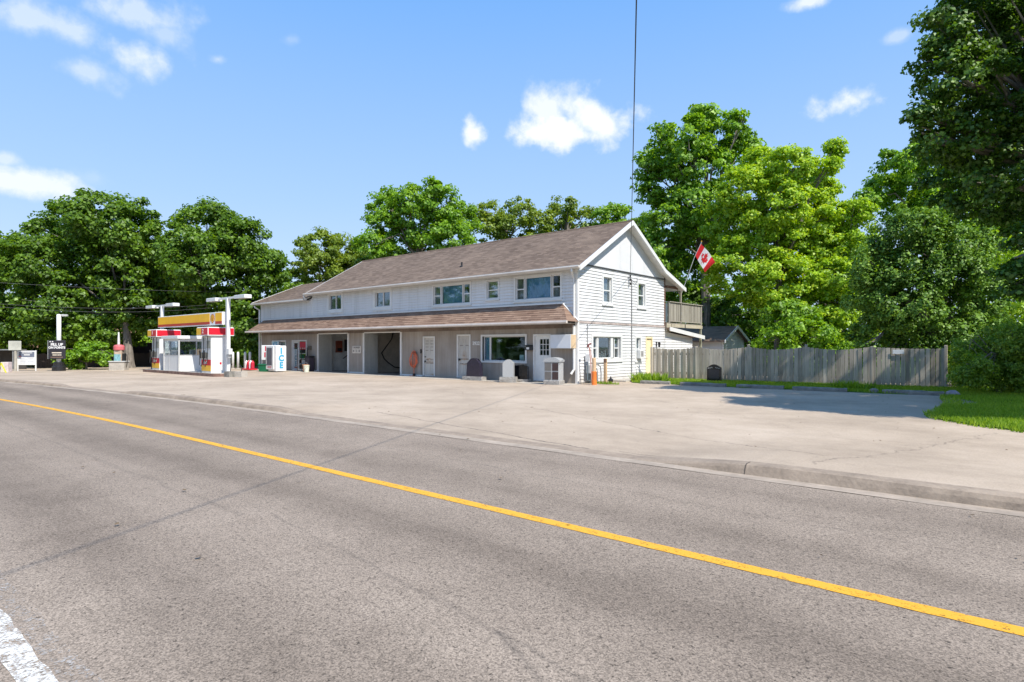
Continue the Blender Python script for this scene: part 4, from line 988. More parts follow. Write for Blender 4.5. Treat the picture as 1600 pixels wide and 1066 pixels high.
for pts in ([(-1.27, 2.0), (1.0, 2.98), (1.0, 2.80), (-1.27, 1.82)], [(3.27, 2.0), (1.0, 2.98), (1.0, 2.80), (3.27, 1.82)]): MB().prism(pts, 'x', 1.285, 1.33).obj('rake_board', M_white, t)
MB().tube([(1.15, -1.2, 1.92), (1.1, -1.0, 1.75), (1.08, -.96, 0)], .06, 6).obj('downpipe', M_white, t)

# ------------------------------------------------------------------ flag
t = thing('canadian_flag', 'red and white maple leaf flag flying from a slanted pole at the rear balcony', 'flag')
hb, ht_, fb, ft_ = (Vector(at(1086.5, 399, 33.2)), Vector(at(1095, 381, 33.0)), Vector(at(1102, 426, 33.6)), Vector(at(1118, 410, 33.4)))
fn = (ht_ - hb).cross(fb - hb).normalized()
def cloth(u, v, off=0):
    p = hb.lerp(ht_, v).lerp(fb.lerp(ft_, v), u)
    w_ = .055 * math.sin(u * 7 + v * 1.6) * (u ** .5) + .02 * math.sin(u * 15 - v * 3) * u
    sag = -.10 * math.sin(u * math.pi) * (1 - v) * .4 + .07 * math.sin(u * math.pi) * v
    p = p + fn * (w_ + off); p.z += sag
    return p
def cloth_part(name, u0, u1, m):
    nu, nv = 10, 10; vs = [tuple(cloth(u0 + (u1 - u0) * i / nu, j / nv)) for i in range(nu + 1) for j in range(nv + 1)]
    mb = MB(); mb.add(vs, [(i * (nv + 1) + j, (i + 1) * (nv + 1) + j, (i + 1) * (nv + 1) + j + 1, i * (nv + 1) + j + 1) for i in range(nu) for j in range(nv)])
    o = mb.obj(name, m, t, smooth=True)
M_fr = flat('flag_red', (.72, .02, .03, 1), .7, var=.04); M_fw = flat('flag_white', (.80, .80, .82, 1), .7, var=.03)
cloth_part('red_band', 0, .25, M_fr); cloth_part('white_field', .25, .75, M_fw); cloth_part('red_band', .75, 1, M_fr)
half = [(0, .94), (.09, .75), (.20, .81), (.15, .50), (.29, .66), (.32, .57), (.48, .60), (.42, .43), (.50, .38), (.24, .20), (.28, .10), (.03, .14), (.025, -.06)]
leaf = half + [(-x, y) for x, y in half[::-1] if x > 0]
bmv = [];
for off in (.006, -.006):
    mb = MB(); vs = []; k = len(leaf)
    for (x, y) in leaf + [(0, .38)]:
        vs.append(tuple(cloth(.5 + (y - .42) * .0 + x * .42, .5 + (y - .42) * .82, off)))
    mb.add(vs, [(i, (i + 1) % k, k) for i in range(k)]); mb.obj('maple_leaf', M_fr, t)
pd = (ht_ - hb).normalized()
MB().tube([tuple(Vector((.06, 10.2, 4.45))), tuple(hb - pd * .1 - fn * .0), tuple(ht_ + pd * .10)], .014, 6).obj('pole', M_trim, t)
MB().lathe([(.01, 0), (.03, .02), (.03, .05), (.01, .07)], tuple(ht_ + pd * .10), 8).obj('finial', M_yel, t)

# ------------------------------------------------------------------ fence
FP = [(.78, 5.35), (2.95, 5.55), (5.3, 5.75), (7.65, 5.9), (10.05, 6.1), (12.45, 6.35)]
t = thing('wooden_fence', 'weathered grey board fence with dipped tops along the parking bays', 'fence')
bm_cache = []
for v_ in range(6):
    h = 1; mb = MB(); w_ = .138 + .006 * (v_ % 3)
    mb.prism([(-w_ / 2, 0), (w_ / 2, 0), (w_ / 2, .985), (w_ * .32, 1.0), (-w_ * .32, 1.0), (-w_ / 2, .985)], 'y', -.011, .011); bm_cache.append(mb.mesh('board', M_fence))
for k, (p, q) in enumerate(zip(FP, FP[1:])):
    ln = math.hypot(q[0] - p[0], q[1] - p[1]); ang = math.atan2(q[1] - p[1], q[0] - p[0]); n = int(ln / (.152))
    for i in range(n):
        s = (i + .5) / n; x = p[0] + (q[0] - p[0]) * s; y = p[1] + (q[1] - p[1]) * s
        sag = .12 * math.sin(s * math.pi) if k else .07 * math.sin(s * math.pi)
        if k == 4: sag *= .3
        hh = (1.60 if k else 1.56) - sag + random.uniform(-.008, .008) - (.06 * (s if k == 4 else 0))
        o = link('board', bm_cache[(i * 7 + k) % 6], t, loc=(x, y + (random.uniform(-.006, .006) if k else (.03 if i % 2 else 0)), .03)); o.rotation_euler = (random.uniform(-.012, .012), random.uniform(-.008, .008), ang); o.scale = (1, 1, hh - .03)
    for z in (.35, 1.25):
        MB().box(0, ln - .0, -.02, .02, -.045, .045).obj('fence_rail', M_fence, t, loc=(p[0] - .03 * math.sin(ang), p[1] + .045, z), rz=ang)
for i, (x, y) in enumerate(FP):
    h = [1.60, 1.62, 1.70, 1.70, 1.62, 1.66][i]
    MB().rbox(-.05, .05, -.05, .05, 0, h, .012).obj('fence_post', M_fence, t, loc=(x, y + .03 - (.05 if i in (0, 5) else 0), 0))
t = thing('white_fence_notice', 'small blank white notice near the right end of the wooden fence', 'sign', (10.95, 6.13, 1.40), math.atan2(.25, 2.4))
MB().rbox(-.19, .19, -.012, .0, -.08, .08, .003).obj('panel', M_enamel, t)

# wheel stops
WS = [((2.0, 1.95), (3.3, 2.05), 'short weathered kerb stop at the left end beside the weeds'), ((3.85, 1.9), (5.7, 2.0), 'concrete wheel stop in front of the black headstone'),
      ((6.15, 1.95), (7.85, 2.1), 'concrete wheel stop second left of the lump-ended one'), ((8.2, 1.95), (9.95, 2.12), 'concrete wheel stop next to the lump-ended one'), ((11.0, 2.25), (12.72, 2.4), 'broken wheel stop beside the lawn with loose lumps at its ends')]
wsme = None
for i, (p, q, lb) in enumerate(WS):
    ln = math.hypot(q[0] - p[0], q[1] - p[1]); ang = math.atan2(q[1] - p[1], q[0] - p[0])
    if wsme is None:
        mb = MB(); vs = []; nn = 14; sec = [(-.09, 0), (-.085, .09), (-.055, .135), (.055, .14), (.085, .09), (.09, 0)]
        rr = random.Random(3)
        for a in range(nn + 1):
            for (y, z) in sec: vs.append((a / nn, y + rr.uniform(-.008, .008), z + (rr.uniform(-.012, .006) if z > .05 else 0)))
        k = len(sec); fs = [(a * k + j, a * k + j + 1, (a + 1) * k + j + 1, (a + 1) * k + j) for a in range(nn) for j in range(k - 1)] + [tuple(range(k)), tuple(range(nn * k + k - 1, nn * k - 1, -1))]
        mb.add(vs, [f[::-1] for f in fs]); wsme = mb.mesh('wheel_stop', M_conc_d)
    o = link('wheel_stop', wsme, None, loc=(p[0], p[1], .006), rz=ang, label=lb, category='wheel stop', group='wheel stops before the fence'); o.scale = (ln, 1, 1)
def rock(name, label, loc, s, m, cat='stone'):
    mb = MB(); rr = random.Random(int(loc[0] * 100)); vs = []; seg = 9
    for i, (z, r) in enumerate(((0, .9), (.35, 1.0), (.75, .75), (1.0, .3))):
        for k in range(seg): a = 2 * math.pi * k / seg; q = r * rr.uniform(.85, 1.1); vs.append((s[0] * q * math.cos(a), s[1] * q * math.sin(a), s[2] * z))
    fs = [(i * seg + k, i * seg + (k + 1) % seg, (i + 1) * seg + (k + 1) % seg, (i + 1) * seg + k) for i in range(3) for k in range(seg)] + [tuple(range(3 * seg, 4 * seg))]
    mb.add(vs, fs); return mb.obj(name, m, None, loc=loc, label=label, category=cat)
rock('rubble_lump', 'broken concrete lump at the left end of the wheel stop beside the lawn', (10.75, 2.25, 0), (.17, .12, .17), M_conc_d)
rock('rubble_lump', 'pale purple-grey lump of stone at the right end of the wheel stop beside the lawn', (12.95, 2.35, 0), (.22, .18, .20), flat('purple_grey_stone', (.36, .33, .37, 1), .9, var=.2, scale=6, bump=.5))

# ------------------------------------------------------------------ filling station
IY = -6.7
isl = MB()
def island_poly(y0, y1, x0, x1, r=.5):
    pts = []
    for cx_, cy_, a0 in ((x1 - r, y0 + r, -90), (x1 - r, y1 - r, 0), (x0 + r, y1 - r, 90), (x0 + r, y0 + r, 180)):
        for k in range(5): a = R(a0 + k * 22.5); pts.append((cx_ + r * math.cos(a), cy_ + r * math.sin(a)))
    return pts
t = thing('pump_island', 'low concrete pump island with rusty steel edge under the pumps and booth', 'kerb island', (0, 0, 0))
MB().prism(island_poly(IY - .75, IY + .75, -28.6, -17.9), 'z', 0, .16).obj('steel_edge', flat('rusty_edge', (.22, .13, .10, 1), .7, var=.35, scale=2), t)
MB().prism(island_poly(IY - .70, IY + .70, -28.55, -17.95), 'z', .16, .175).obj('slab', M_conc, t)

def light_pole(loc, h, label):
    t = thing('forecourt_light_pole', label, 'lamp post', loc, 0, 'light poles on the pump island')
    MB().rbox(-.09, .09, -.09, .09, 0, h, .01).obj('column', M_enamel, t)
    MB().rbox(-.2, .2, -.2, .2, 0, .04, .01).obj('base_plate', M_steel, t)
    MB().rbox(-1.4, 1.4, -.05, .05, h - .03, h + .07, .01).obj('cross_arm', M_enamel, t)
    for s in (-1, 1):
        mb = MB(); mb.rbox(min(s * 1.1, s * 2.25), max(s * 1.1, s * 2.25), -.20, .20, h - .08, h + .10, .02); l = mb.obj('lamp_head', M_enamel, t)
        MB().box(min(s * 1.2, s * 2.15), max(s * 1.2, s * 2.15), -.16, .16, h - .092, h - .082).obj('lens', flat('frosted_lens', (.45, .45, .42, 1), .3), l)
    return t
pl1 = light_pole((-27.55, IY + .15, .16), 4.05, 'left white twin-headed light pole behind the first fuel pump')
for ch in list(pl1.children): pass
pl2 = copy_thing(pl1, (-18.15, IY + .05, .16), 0, 'right white twin-headed light pole at the end of the pump island')
# canopy sign
t = thing('station_canopy_sign', 'long yellow and red station sign panel between the two light poles', 'sign', (0, IY, 0))
SX0, SX1, SZ0, SZ1 = -27.42, -18.42, 2.80, 3.50
MB().rbox(SX0, SX1, -.14, .14, SZ0, SZ1, .02).obj('cabinet', M_enamel, t)
MB().box(SX0 + .06, -19.95, -.150, -.141, SZ0 + .20, SZ1 - .05).obj('yellow_face', M_ora, t)
MB().box(SX0 + .06, -19.95, -.150, -.141, SZ0 + .05, SZ0 + .198).obj('red_stripe', M_dred, t)
MB().box(-19.25, SX1 - .06, -.150, -.141, SZ0 + .20, SZ1 - .05).obj('yellow_face', M_ora, t)
MB().box(-19.25, SX1 - .06, -.150, -.141, SZ0 + .05, SZ0 + .198).obj('red_stripe', M_dred, t)
# scallop emblem
def pecten(cx_, cz, r, y, par):
    pts = [(-.32, -.95), (.32, -.95), (.40, -.62), (.98, -.55)]
    for k in range(0, 15): a = R(-18 + k * (216 / 14)); rr_ = 1.0 + (.05 if k % 2 else -.03); pts.append((rr_ * math.cos(a), rr_ * math.sin(a) * .95))
    pts += [(-.98, -.55), (-.40, -.62)]
    MB().prism([(cx_ + x * r, cz + z * r) for x, z in pts], 'y', y - .006, y).obj('emblem_border', M_dred, par)
    MB().prism([(cx_ + x * r * .86, cz + z * r * .86) for x, z in pts], 'y', y - .010, y - .0065).obj('emblem', M_yel, par)
    mb = MB()
    for k in range(7):
        a = R(30 + k * 20); mb.box(0, 0, 0, 0, 0, 0) if False else None
        x1, z1 = cx_ + math.cos(a) * r * .78, cz + math.sin(a) * r * .74; x0, z0 = cx_ + math.cos(a) * r * .12, cz - r * .55
        dx, dz = x1 - x0, z1 - z0; l_ = math.hypot(dx, dz); px_, pz_ = -dz / l_ * r * .028, dx / l_ * r * .028
        mb.add([(x0 - px_, y - .012, z0 - pz_), (x0 + px_, y - .012, z0 + pz_), (x1 + px_, y - .012, z1 + pz_), (x1 - px_, y - .012, z1 - pz_)], [(0, 3, 2, 1)])
    mb.obj('emblem_rib', M_dred, par)
pecten(-19.6, SZ0 + .36, .26, -.142, t)

def pump(loc, num, label):
    t = thing('fuel_pump', label, 'fuel pump', loc, 0, 'fuel pumps on the island')
    w, d = .62, .50
    mb = MB(); mb.rbox(-w, w, -d, d, 0, 2.02, .03); mb.obj('cabinet', M_enamel, t)
    MB().box(-w + .04, w - .04, -d - .012, -d - .001, .10, .40).obj('yellow_base', M_yel, t)
    MB().box(-w + .04, w - .04, -d - .012, -d - .001, .405, .72).obj('red_band', M_red, t)
    text('lettering', 'Shell', .24, M_enamel, t, (-.08, -d - .018, .56), bold=.006)
    MB().box(.06, w - .08, -d - .014, -d - .001, 1.35, 1.75).obj('display', flat('pump_display', (.33, .33, .28, 1), .3), t)
    MB().box(-w + .08, -.02, -d - .012, -d - .001, 1.30, 1.9).obj('side_panel', M_ltgrey, t)
    for x, m in ((-.42, M_rubber), (.10, M_black)):
        mb = MB(); mb.rbox(x - .07, x + .07, -d - .12, -d - .001, .78, 1.12, .02); mb.obj('nozzle_boot', flat('boot_grey', (.10, .10, .09, 1), .5), t)
        MB().tube([(x, -d - .14, .80), (x + .03, -d - .16, 1.05), (x + .07, -d - .2, 1.22)], .045, 6).obj('nozzle', m, t)
        MB().tube([(x, -d - .16, .84), (x + .08, -d - .22, .45), (x + .25, -d - .2, .35), (x + .36, -d - .14, .65), (x + .30, -d - .09, 1.4), (x + .16, -d - .05, 2.0)], .02, 6).obj('hose', M_rubber, t)
    MB().box(w + .001, w + .008, -.05, .05, .46, .58).obj('logo_plate', M_red, t)
    # header
    h = MB().rbox(-w - .10, w + .10, -d - .22, d + .22, 2.03, 2.50, .04).obj('header', M_enamel, t)
    MB().box(-w - .06, -.10, -d - .232, -d - .221, 2.08, 2.45).obj('yellow_face', M_yel, h)
    MB().box(w + .101, w + .110, -d - .18, d + .18, 2.08, 2.45).obj('red_face', M_red, h)
    MB().box(-.099, w + .07, -d - .232, -d - .221, 2.08, 2.45).obj('red_face', M_red, h)
    text('pump_number', num, .32, M_enamel, h, (.12, -d - .238, 2.26), bold=.01)
    return t
pump((-26.75, IY, .175), '1', 'left red and yellow fuel pump with number 1 header')
pump((-19.55, IY, .175), '2', 'right red and yellow fuel pump with number 2 header')
# booth
t = thing('attendant_booth', 'white attendant booth with glazed upper half between the two pumps', 'booth', (-23.95, IY + .25, .175))
bx0, bx1, by0, by1 = -1.2, 1.0, -.85, 1.05
mb = MB()
mb.box(bx0, bx1, by0, by0 + .05, 0, .92); mb.box(bx0, bx1, by1 - .05, by1, 0, .92); mb.box(bx0, bx0 + .05, by0 + .05, by1 - .05, 0, .92); mb.box(bx1 - .05, bx1, by0 + .05, by1 - .05, 0, .92)
mb.box(bx0, bx1, by0, by0 + .05, 1.75, 1.90); mb.box(bx0, bx1, by1 - .05, by1, 1.75, 1.90); mb.box(bx0, bx0 + .05, by0 + .05, by1 - .05, 1.75, 1.90); mb.box(bx1 - .05, bx1, by0 + .05, by1 - .05, 1.75, 1.90)
mb.obj('wall_panels', M_enamel, t)
for x in (bx0, bx1):
    for y in (by0, by1):
        MB().rbox(x - .04, x + .04, y - .04, y + .04, 0, 1.90, .005).obj('corner_post', M_ltgrey, t)
MB().rbox(bx0 - .12, bx1 + .12, by0 - .12, by1 + .12, 1.90, 2.08, .02).obj('roof', M_enamel, t)
MB().box(bx0 + .04, bx1 - .04, by0 + .02, by0 + .028, .92, 1.75).obj('pane', M_glass, t); MB().box(bx1 - .028, bx1 - .02, by0 + .05, by1 - .05, .92, 1.75).obj('pane', M_glass, t)
MB().box(bx0 + .04, bx1 - .04, by1 - .03, by1 - .02, .92, 1.75).obj('pane', M_glass, t); MB().box(bx0 + .02, bx0 + .028, by0 + .05, by1 - .05, .92, 1.75).obj('pane', M_glass, t)
mb = MB(); 
for x in (-.42, .98): mb.box(x - .025, x + .025, by0 - .012, by0 - .001, .0, 1.75)
mb.box(bx0 + .04, bx1 - .04, by0 - .010, by0 - .001, .90, .95); mb.obj('window_frame', M_ltgrey, t)
mb = MB(); mb.box(bx1 + .001, bx1 + .012, by0 + .04, by1 - .04, .90, .95); mb.box(bx1 + .001, bx1 + .012, .1, .14, .95, 1.75); mb.obj('window_frame', M_ltgrey, t)
MB().box(-1.0, .7, .2, .8, .0, .95).obj('counter', flat('beige_counter', (.40, .34, .27, 1), .6), t)
MB().rbox(-.5, -.15, .3, .6, .95, 1.25, .02).obj('till', M_ltgrey, t); MB().rbox(.35, .6, .3, .6, .95, 1.30, .02).obj('receipt_box', flat('peach_box', (.5, .33, .24, 1), .6), t)
MB().tube([(.35, .6, 1.2), (.35, .6, 1.75)], .02, 5).obj('stand', M_steel, t)
# small signs, blocks and bollards round the island
for i, (x, y, lb) in enumerate(((-17.35, -6.9, 'grey concrete block with a bent bar nearest the right light pole'), (-16.75, -6.6, 'paler concrete block with a bent bar at the outer right of the island'))):
    t = thing('anchor_block', lb, 'block', (x, y, .004), R(8 + i * 12), 'concrete blocks by the island')
    mb = MB(); mb.prism([(-.24, 0), (.24, 0), (.20, .30), (-.20, .30)], 'y', -.22, .22); mb.obj('block', M_conc if i else M_conc_d, t)
    MB().tube([(0, 0, .28), (.04, 0, .5), (.14 - .3 * i, 0, .70)], .02, 5).obj('bar', M_black, t)
t = thing('paper_dispenser', 'small white box fixed to the right light pole above the blocks', 'box', (-17.95, IY - .05, 1.2))
MB().rbox(-.02, .32, -.1, .1, 0, .30, .01).obj('box', M_enamel, t); MB().rbox(-.02, .2, -.08, .08, -.18, -.02, .01).obj('tray', M_ltgrey, t)
t = thing('hose_guard_post', 'thin dark upright rod at the left tip of the pump island', 'post', (-28.3, IY - .2, .17))
MB().tube([(0, 0, 0), (-.08, 0, .3), (-.08, 0, .8)], .03, 6).obj('rod', M_black, t)
t0 = None
BOL = [(364, 576.5), (372, 576.3), (383, 575.8), (390.5, 575.6)]
BX = [-28.9, -28.55, -28.1, -27.7]
for i, (px, py) in enumerate(BOL):
    p = at(px, 576, 44); lb = ['left-hand white bollard of the four between light pole and building', 'second white bollard from the light pole', 'third white bollard from the light pole', 'white bollard nearest the building corner'][i]
    if t0 is None:
        t0 = thing('white_bollard', lb, 'bollard', (p[0], p[1], 0), 0, 'white bollards left of the building')
        MB().lathe([(.085, 0), (.085, 1.15), (.06, 1.22), (.01, 1.24)], seg=12).obj('post', M_enamel, t0, smooth=True); MB().lathe([(.13, 0), (.12, .04)], seg=12).obj('collar', M_conc, t0)
    else: copy_thing(t0, (p[0], p[1], 0), 0, lb)

# far left things ------------------------------------------------------
p = at(92, 577, 40); face = ANG + R(8)
t = thing('pole_banner_sign', 'black sign board reading FILL UP ON POINTS on a white pole', 'sign', (p[0], p[1], 0), face)
MB().lathe([(.13, 0), (.13, 3.72), (.05, 3.76)], seg=12).obj('pole', M_enamel, t, smooth=True)
MB().lathe([(.38, 0), (.38, .3), (.30, .36), (.30, .56), (.26, .60)], seg=14).obj('base_drum', M_black, t)
MB().tube([(0, 0, 3.66), (.28, 0, 3.72)], .05, 6).obj('lamp_arm', M_ltgrey, t); MB().rbox(.2, .52, -.1, .1, 3.62, 3.74, .02).obj('lamp_head', M_ltgrey, t)
MB().rbox(-.52, .50, -.22, -.14, .80, 2.02, .015).obj('panel', flat('charcoal_panel', (.03, .028, .035, 1), .5), t)
MB().rbox(-.56, -.522, -.23, -.13, .80, 2.02, .005).obj('edge_frame', M_steel, t)
text('lettering', 'FILL UP', .23, M_enamel, t, (.0, -.226, 1.74), bold=.012); text('lettering', 'ON POINTS', .19, M_enamel, t, (.0, -.226, 1.54), bold=.010)
mb = MB(); mb.box(-.30, .28, -.226, -.2205, 1.17, 1.24); mb.box(-.26, .0, -.226, -.2205, 1.03, 1.09); mb.box(.03, .28, -.226, -.2205, 1.03, 1.09); mb.obj('small_print', flat('cream_print', (.7, .62, .5, 1), .5), t)
mb = MB(); mb.box(-.38, .36, -.226, -.2205, .90, .93); mb.obj('small_print', flat('tan_print', (.4, .25, .18, 1), .5), t)
mb = MB(); mb.box(-.44, -.36, -.226, -.2205, 1.90, 1.97); mb.box(-.30, -.22, -.226, -.2205, 1.90, 1.97); mb.obj('emblem', M_enamel, t)
p = at(42, 577, 40)
t = thing('white_board_sign', 'white framed board sign with a dark blue top half on two posts', 'sign', (p[0], p[1], 0), face)
MB().rbox(-.56, .56, -.02, .02, .40, 1.34, .01).obj('panel', M_enamel, t)
for x in (-.54, .54): MB().rbox(x - .035, x + .035, -.03, .03, 0, 1.36, .005).obj('leg', M_trim, t)
MB().box(-.46, .46, -.026, -.021, .92, 1.26).obj('header_print', flat('slate_blue_print', (.16, .18, .24, 1), .5), t)
mb = MB(); mb.box(-.26, .34, -.030, -.0265, 1.17, 1.22); mb.box(-.16, .20, -.030, -.0265, 1.03, 1.10); mb.obj('small_print', M_enamel, t)
mb = MB(); mb.box(-.46, -.33, -.030, -.0265, .92, .99); mb.obj('small_print', M_pinkred, t)
mb = MB(); [mb.box(a, b, -.026, -.021, z, z + .03) for (a, b, z) in ((-.40, -.1, .82), (.05, .4, .84), (-.40, .3, .72), (-.4, -.05, .62), (.05, .42, .62), (-.40, .42, .52))]; mb.obj('small_print', flat('grey_blue_print', (.5, .52, .58, 1), .5), t)
p = at(24.5, 577, 39.6)
t = thing('plain_square_sign', 'plain pale square sign on a square timber post', 'sign', (p[0], p[1], 0), face)
MB().rbox(-.06, .06, -.06, .06, 0, 1.42, .01).obj('post', M_post if False else flat('pale_post', (.45, .42, .35, 1), .8), t); MB().rbox(-.38, .38, -.10, -.07, 1.38, 1.98, .01).obj('panel', flat('pale_khaki_panel', (.52, .52, .45, 1), .6, var=.12, scale=1.5), t)
p = at(10, 577, 38)
t = thing('cream_cabinet', 'short cream cabinet in front of the open shelter', 'cabinet', (p[0], p[1], 0), face)
MB().rbox(-.22, .0, -.2, .2, 0, .64, .02).obj('body', flat('cream_cab', (.66, .60, .50, 1), .6), t); MB().rbox(.005, .21, -.2, .2, 0, .64, .02).obj('body', flat('pink_cab', (.66, .56, .55, 1), .6), t)
p = at(2, 577, 37)
t = thing('yellow_floor_sign', 'yellow folding floor sign at the left edge of the forecourt', 'sign', (p[0], p[1], 0), face)
for s in (-1, 1): mb = MB(); mb.prism([(-.32, 0), (-.26, 0), (.03, .62), (-.03, .62)] if s < 0 else [(.26, 0), (.32, 0), (.03, .62), (-.03, .62)], 'y', -.03 * s - .02, -.03 * s + .02); mb.obj('leaf', flat('yellow_plastic', (.75, .70, .03, 1), .5), t)
p = at(8, 577, 42)
t = thing('open_shelter', 'open steel-framed shelter with dark back wall at the far left', 'shelter', (p[0], p[1], 0), face)
for x in (-1.5, -.4, .5): MB().rbox(x - .03, x + .03, -.03, .03, 0, 1.38, .005).obj('post', M_steel, t)
MB().rbox(-1.6, .65, -.1, 1.2, 1.36, 1.42, .01).obj('roof', M_steel, t); MB().box(-1.6, .65, 1.1, 1.18, 0, 1.36).obj('back_wall', flat('shelter_back', (.06, .055, .05, 1), .8), t)
MB().box(-1.1, -.5, -.06, -.04, .45, 1.3).obj('notice', M_enamel, t)
# air pump
p = at(186, 577, 41)
t = thing('air_pump_stand', 'faded red-topped air and vacuum machine on a concrete plinth', 'vacuum machine', (p[0], p[1], 0), face)
MB().rbox(-.48, .48, -.35, .35, 0, .58, .02).obj('plinth', M_conc, t); MB().rbox(-.52, .52, -.40, .40, .58, .64, .02).obj('slab', M_ltgrey, t)
MB().rbox(-.24, .24, -.22, .22, .64, 1.40, .05).obj('cabinet', flat('faded_cabinet', (.50, .38, .28, 1), .6, var=.2, scale=2), t)
MB().box(-.21, .20, -.228, -.221, .66, 1.10).obj('blue_print', flat('aqua_print', (.25, .48, .52, 1), .5, var=.3, scale=8), t)
MB().lathe([(.28, 0), (.33, .04), (.33, .26), (.26, .36), (.05, .40)], (0, 0, 1.36), 14).obj('cap', M_pinkred, t)
MB().rbox(.26, .42, -.16, .10, .64, 1.15, .02).obj('meter', M_black, t); MB().tube([(.4, -.1, .75), (.55, -.1, 1.1), (.58, -.1, .7), (.5, -.1, .2)], .02, 5).obj('hose', M_rubber, t)
MB().tube([(-.16, .3, 0), (-.16, .3, 2.0), (-.16, .3, 2.6)], [.08, .075, .04], 8).obj('stack_pipe', M_enamel, t)
# low buildings / fences behind the trees on the left
for (px, Y, w, d_, h, rh, lb) in ((228, 52, 4.6, 3, .85, 1.1, 'low shed with a dark plum roof behind the pumps'), (25, 58, 8, 5, 1.4, 2.0, 'tan-roofed house glimpsed behind the far left trees'), (200, 62, 7, 6, 3, 1.8, 'grey house glimpsed between the maple trunks')):
    p = at(px, 542, Y); t = thing('background_house', lb, 'house', (p[0], p[1], 0), ANG + R(8))
    MB().box(-w / 2, w / 2, 0, d_, 0, h).obj('wall', flat('bg_wall%d' % px, (.09, .06, .05, 1) if px == 228 else (.35, .33, .3, 1), .8), t)
    MB().prism([(-w / 2 - .3, h), (w / 2 + .3, h), (w * .12, h + rh), (-w * .12, h + rh)], 'y', -.2, d_ + .2).obj('roof', flat('bg_roof%d' % px, (.09, .05, .065, 1) if px == 228 else (.30, .19, .12, 1), .8), t)
    MB().box(-w * .2, w * .0, -.03, -.002, h * .3, h * .75).obj('window', M_dark, t)
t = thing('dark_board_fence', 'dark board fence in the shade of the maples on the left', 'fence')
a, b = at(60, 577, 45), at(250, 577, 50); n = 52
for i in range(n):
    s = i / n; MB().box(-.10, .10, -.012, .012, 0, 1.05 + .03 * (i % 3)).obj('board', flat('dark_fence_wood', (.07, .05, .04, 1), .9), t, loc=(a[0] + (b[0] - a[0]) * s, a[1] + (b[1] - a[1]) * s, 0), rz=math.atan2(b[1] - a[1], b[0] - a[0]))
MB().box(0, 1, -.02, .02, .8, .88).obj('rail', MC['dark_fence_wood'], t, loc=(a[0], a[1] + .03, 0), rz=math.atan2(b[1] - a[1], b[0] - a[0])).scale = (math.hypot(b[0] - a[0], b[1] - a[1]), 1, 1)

# ------------------------------------------------------------------ wires
def sagline(a, b, sag, n=24): 
    a, b = Vector(a), Vector(b); return [tuple(a.lerp(b, i / n) - Vector((0, 0, sag * 4 * (i / n) * (1 - i / n)))) for i in range(n + 1)]
mnt = Vector((.12, 4.40, 5.1)); far = Vector(at(994, 0, 8.5)); end = mnt + (far - mnt) * 1.9
o = MB().tube(sagline(mnt, end, .18, 30), .0095, 6).obj('service_cable', M_cable); o['label'] = 'dark overhead service cable dropping from above to the gable wall'; o['category'] = 'cable'
for i, (a, b, sg_, lb) in enumerate((((-60, 438, 34), (640, 452, 58), .5, 'uppermost thin overhead wire crossing the left maples'), ((-60, 470, 34), (330, 476, 44), .35, 'middle thin overhead wire crossing the left maples'), ((-60, 474, 34), (330, 481, 44), .4, 'lowest thin overhead wire crossing the left maples'))):
    o = MB().tube(sagline(at(*a), at(*b), sg_, 20), .006, 4).obj('overhead_wire', flat('wire_grey', (.16, .16, .16, 1), .5)); o['label'] = lb; o['category'] = 'wire'; o['group'] = 'overhead wires on the left'

# ------------------------------------------------------------------ vegetation
def leaf_mat(name, dark, mid, light, trans=.48, wax=.28):
    t = MT(name); t.t.nodes.remove(t.b)
    r = t.geo.outputs['Random Per Island']
    n = t.noise(.45, 3)
    f = t.math('ADD', t.math('MULTIPLY', r, .6), t.math('MULTIPLY', n, .5))
    c = t.ramp(f, [(.2, dark), (.55, mid), (.92, light)])
    di = t.n('ShaderNodeBsdfDiffuse'); t.l(c, di.inputs[0])
    tr = t.n('ShaderNodeBsdfTranslucent'); t.l(t.mix(1, c, (1.5, 1.35, .45, 1), 'MULTIPLY'), tr.inputs[0])
    m1 = t.n('ShaderNodeMixShader'); m1.inputs[0].default_value = trans; t.l(di.outputs[0], m1.inputs[1]); t.l(tr.outputs[0], m1.inputs[2])
    gl = t.n('ShaderNodeBsdfGlossy'); gl.inputs['Roughness'].default_value = .5; gl.inputs[0].default_value = (.7, .8, .6, 1)
    m2 = t.n('ShaderNodeMixShader'); m2.inputs[0].default_value = wax * .18; t.l(m1.outputs[0], m2.inputs[1]); t.l(gl.outputs[0], m2.inputs[2])
    t.l(m2.outputs[0], t.out.inputs[0]); return t.m
LM = {
    'maple': leaf_mat('maple_leaves', (0.04, 0.097, 0.008, 1), (0.113, 0.223, 0.013, 1), (0.226, 0.38, 0.024, 1)),
    'maple_near': leaf_mat('near_maple_leaves', (0.031, 0.079, 0.011, 1), (0.077, 0.175, 0.017, 1), (0.17, 0.305, 0.023, 1), .38, .35),
    'mid': leaf_mat('mid_leaves', (0.081, 0.182, 0.014, 1), (0.183, 0.362, 0.021, 1), (0.344, 0.561, 0.035, 1)),
    'lime': leaf_mat('lime_leaves', (0.155, 0.283, 0.012, 1), (0.327, 0.534, 0.019, 1), (0.536, 0.649, 0.037, 1), .45),
    'olive': leaf_mat('olive_leaves', (0.092, 0.153, 0.016, 1), (0.196, 0.293, 0.025, 1), (0.328, 0.42, 0.051, 1)),
    'cedar': leaf_mat('cedar_foliage', (0.052, 0.126, 0.021, 1), (0.13, 0.263, 0.03, 1), (0.259, 0.422, 0.05, 1), .3),
    'hedge': leaf_mat('hedge_leaves', (0.092, 0.179, 0.024, 1), (0.217, 0.359, 0.03, 1), (0.451, 0.568, 0.084, 1)),
}
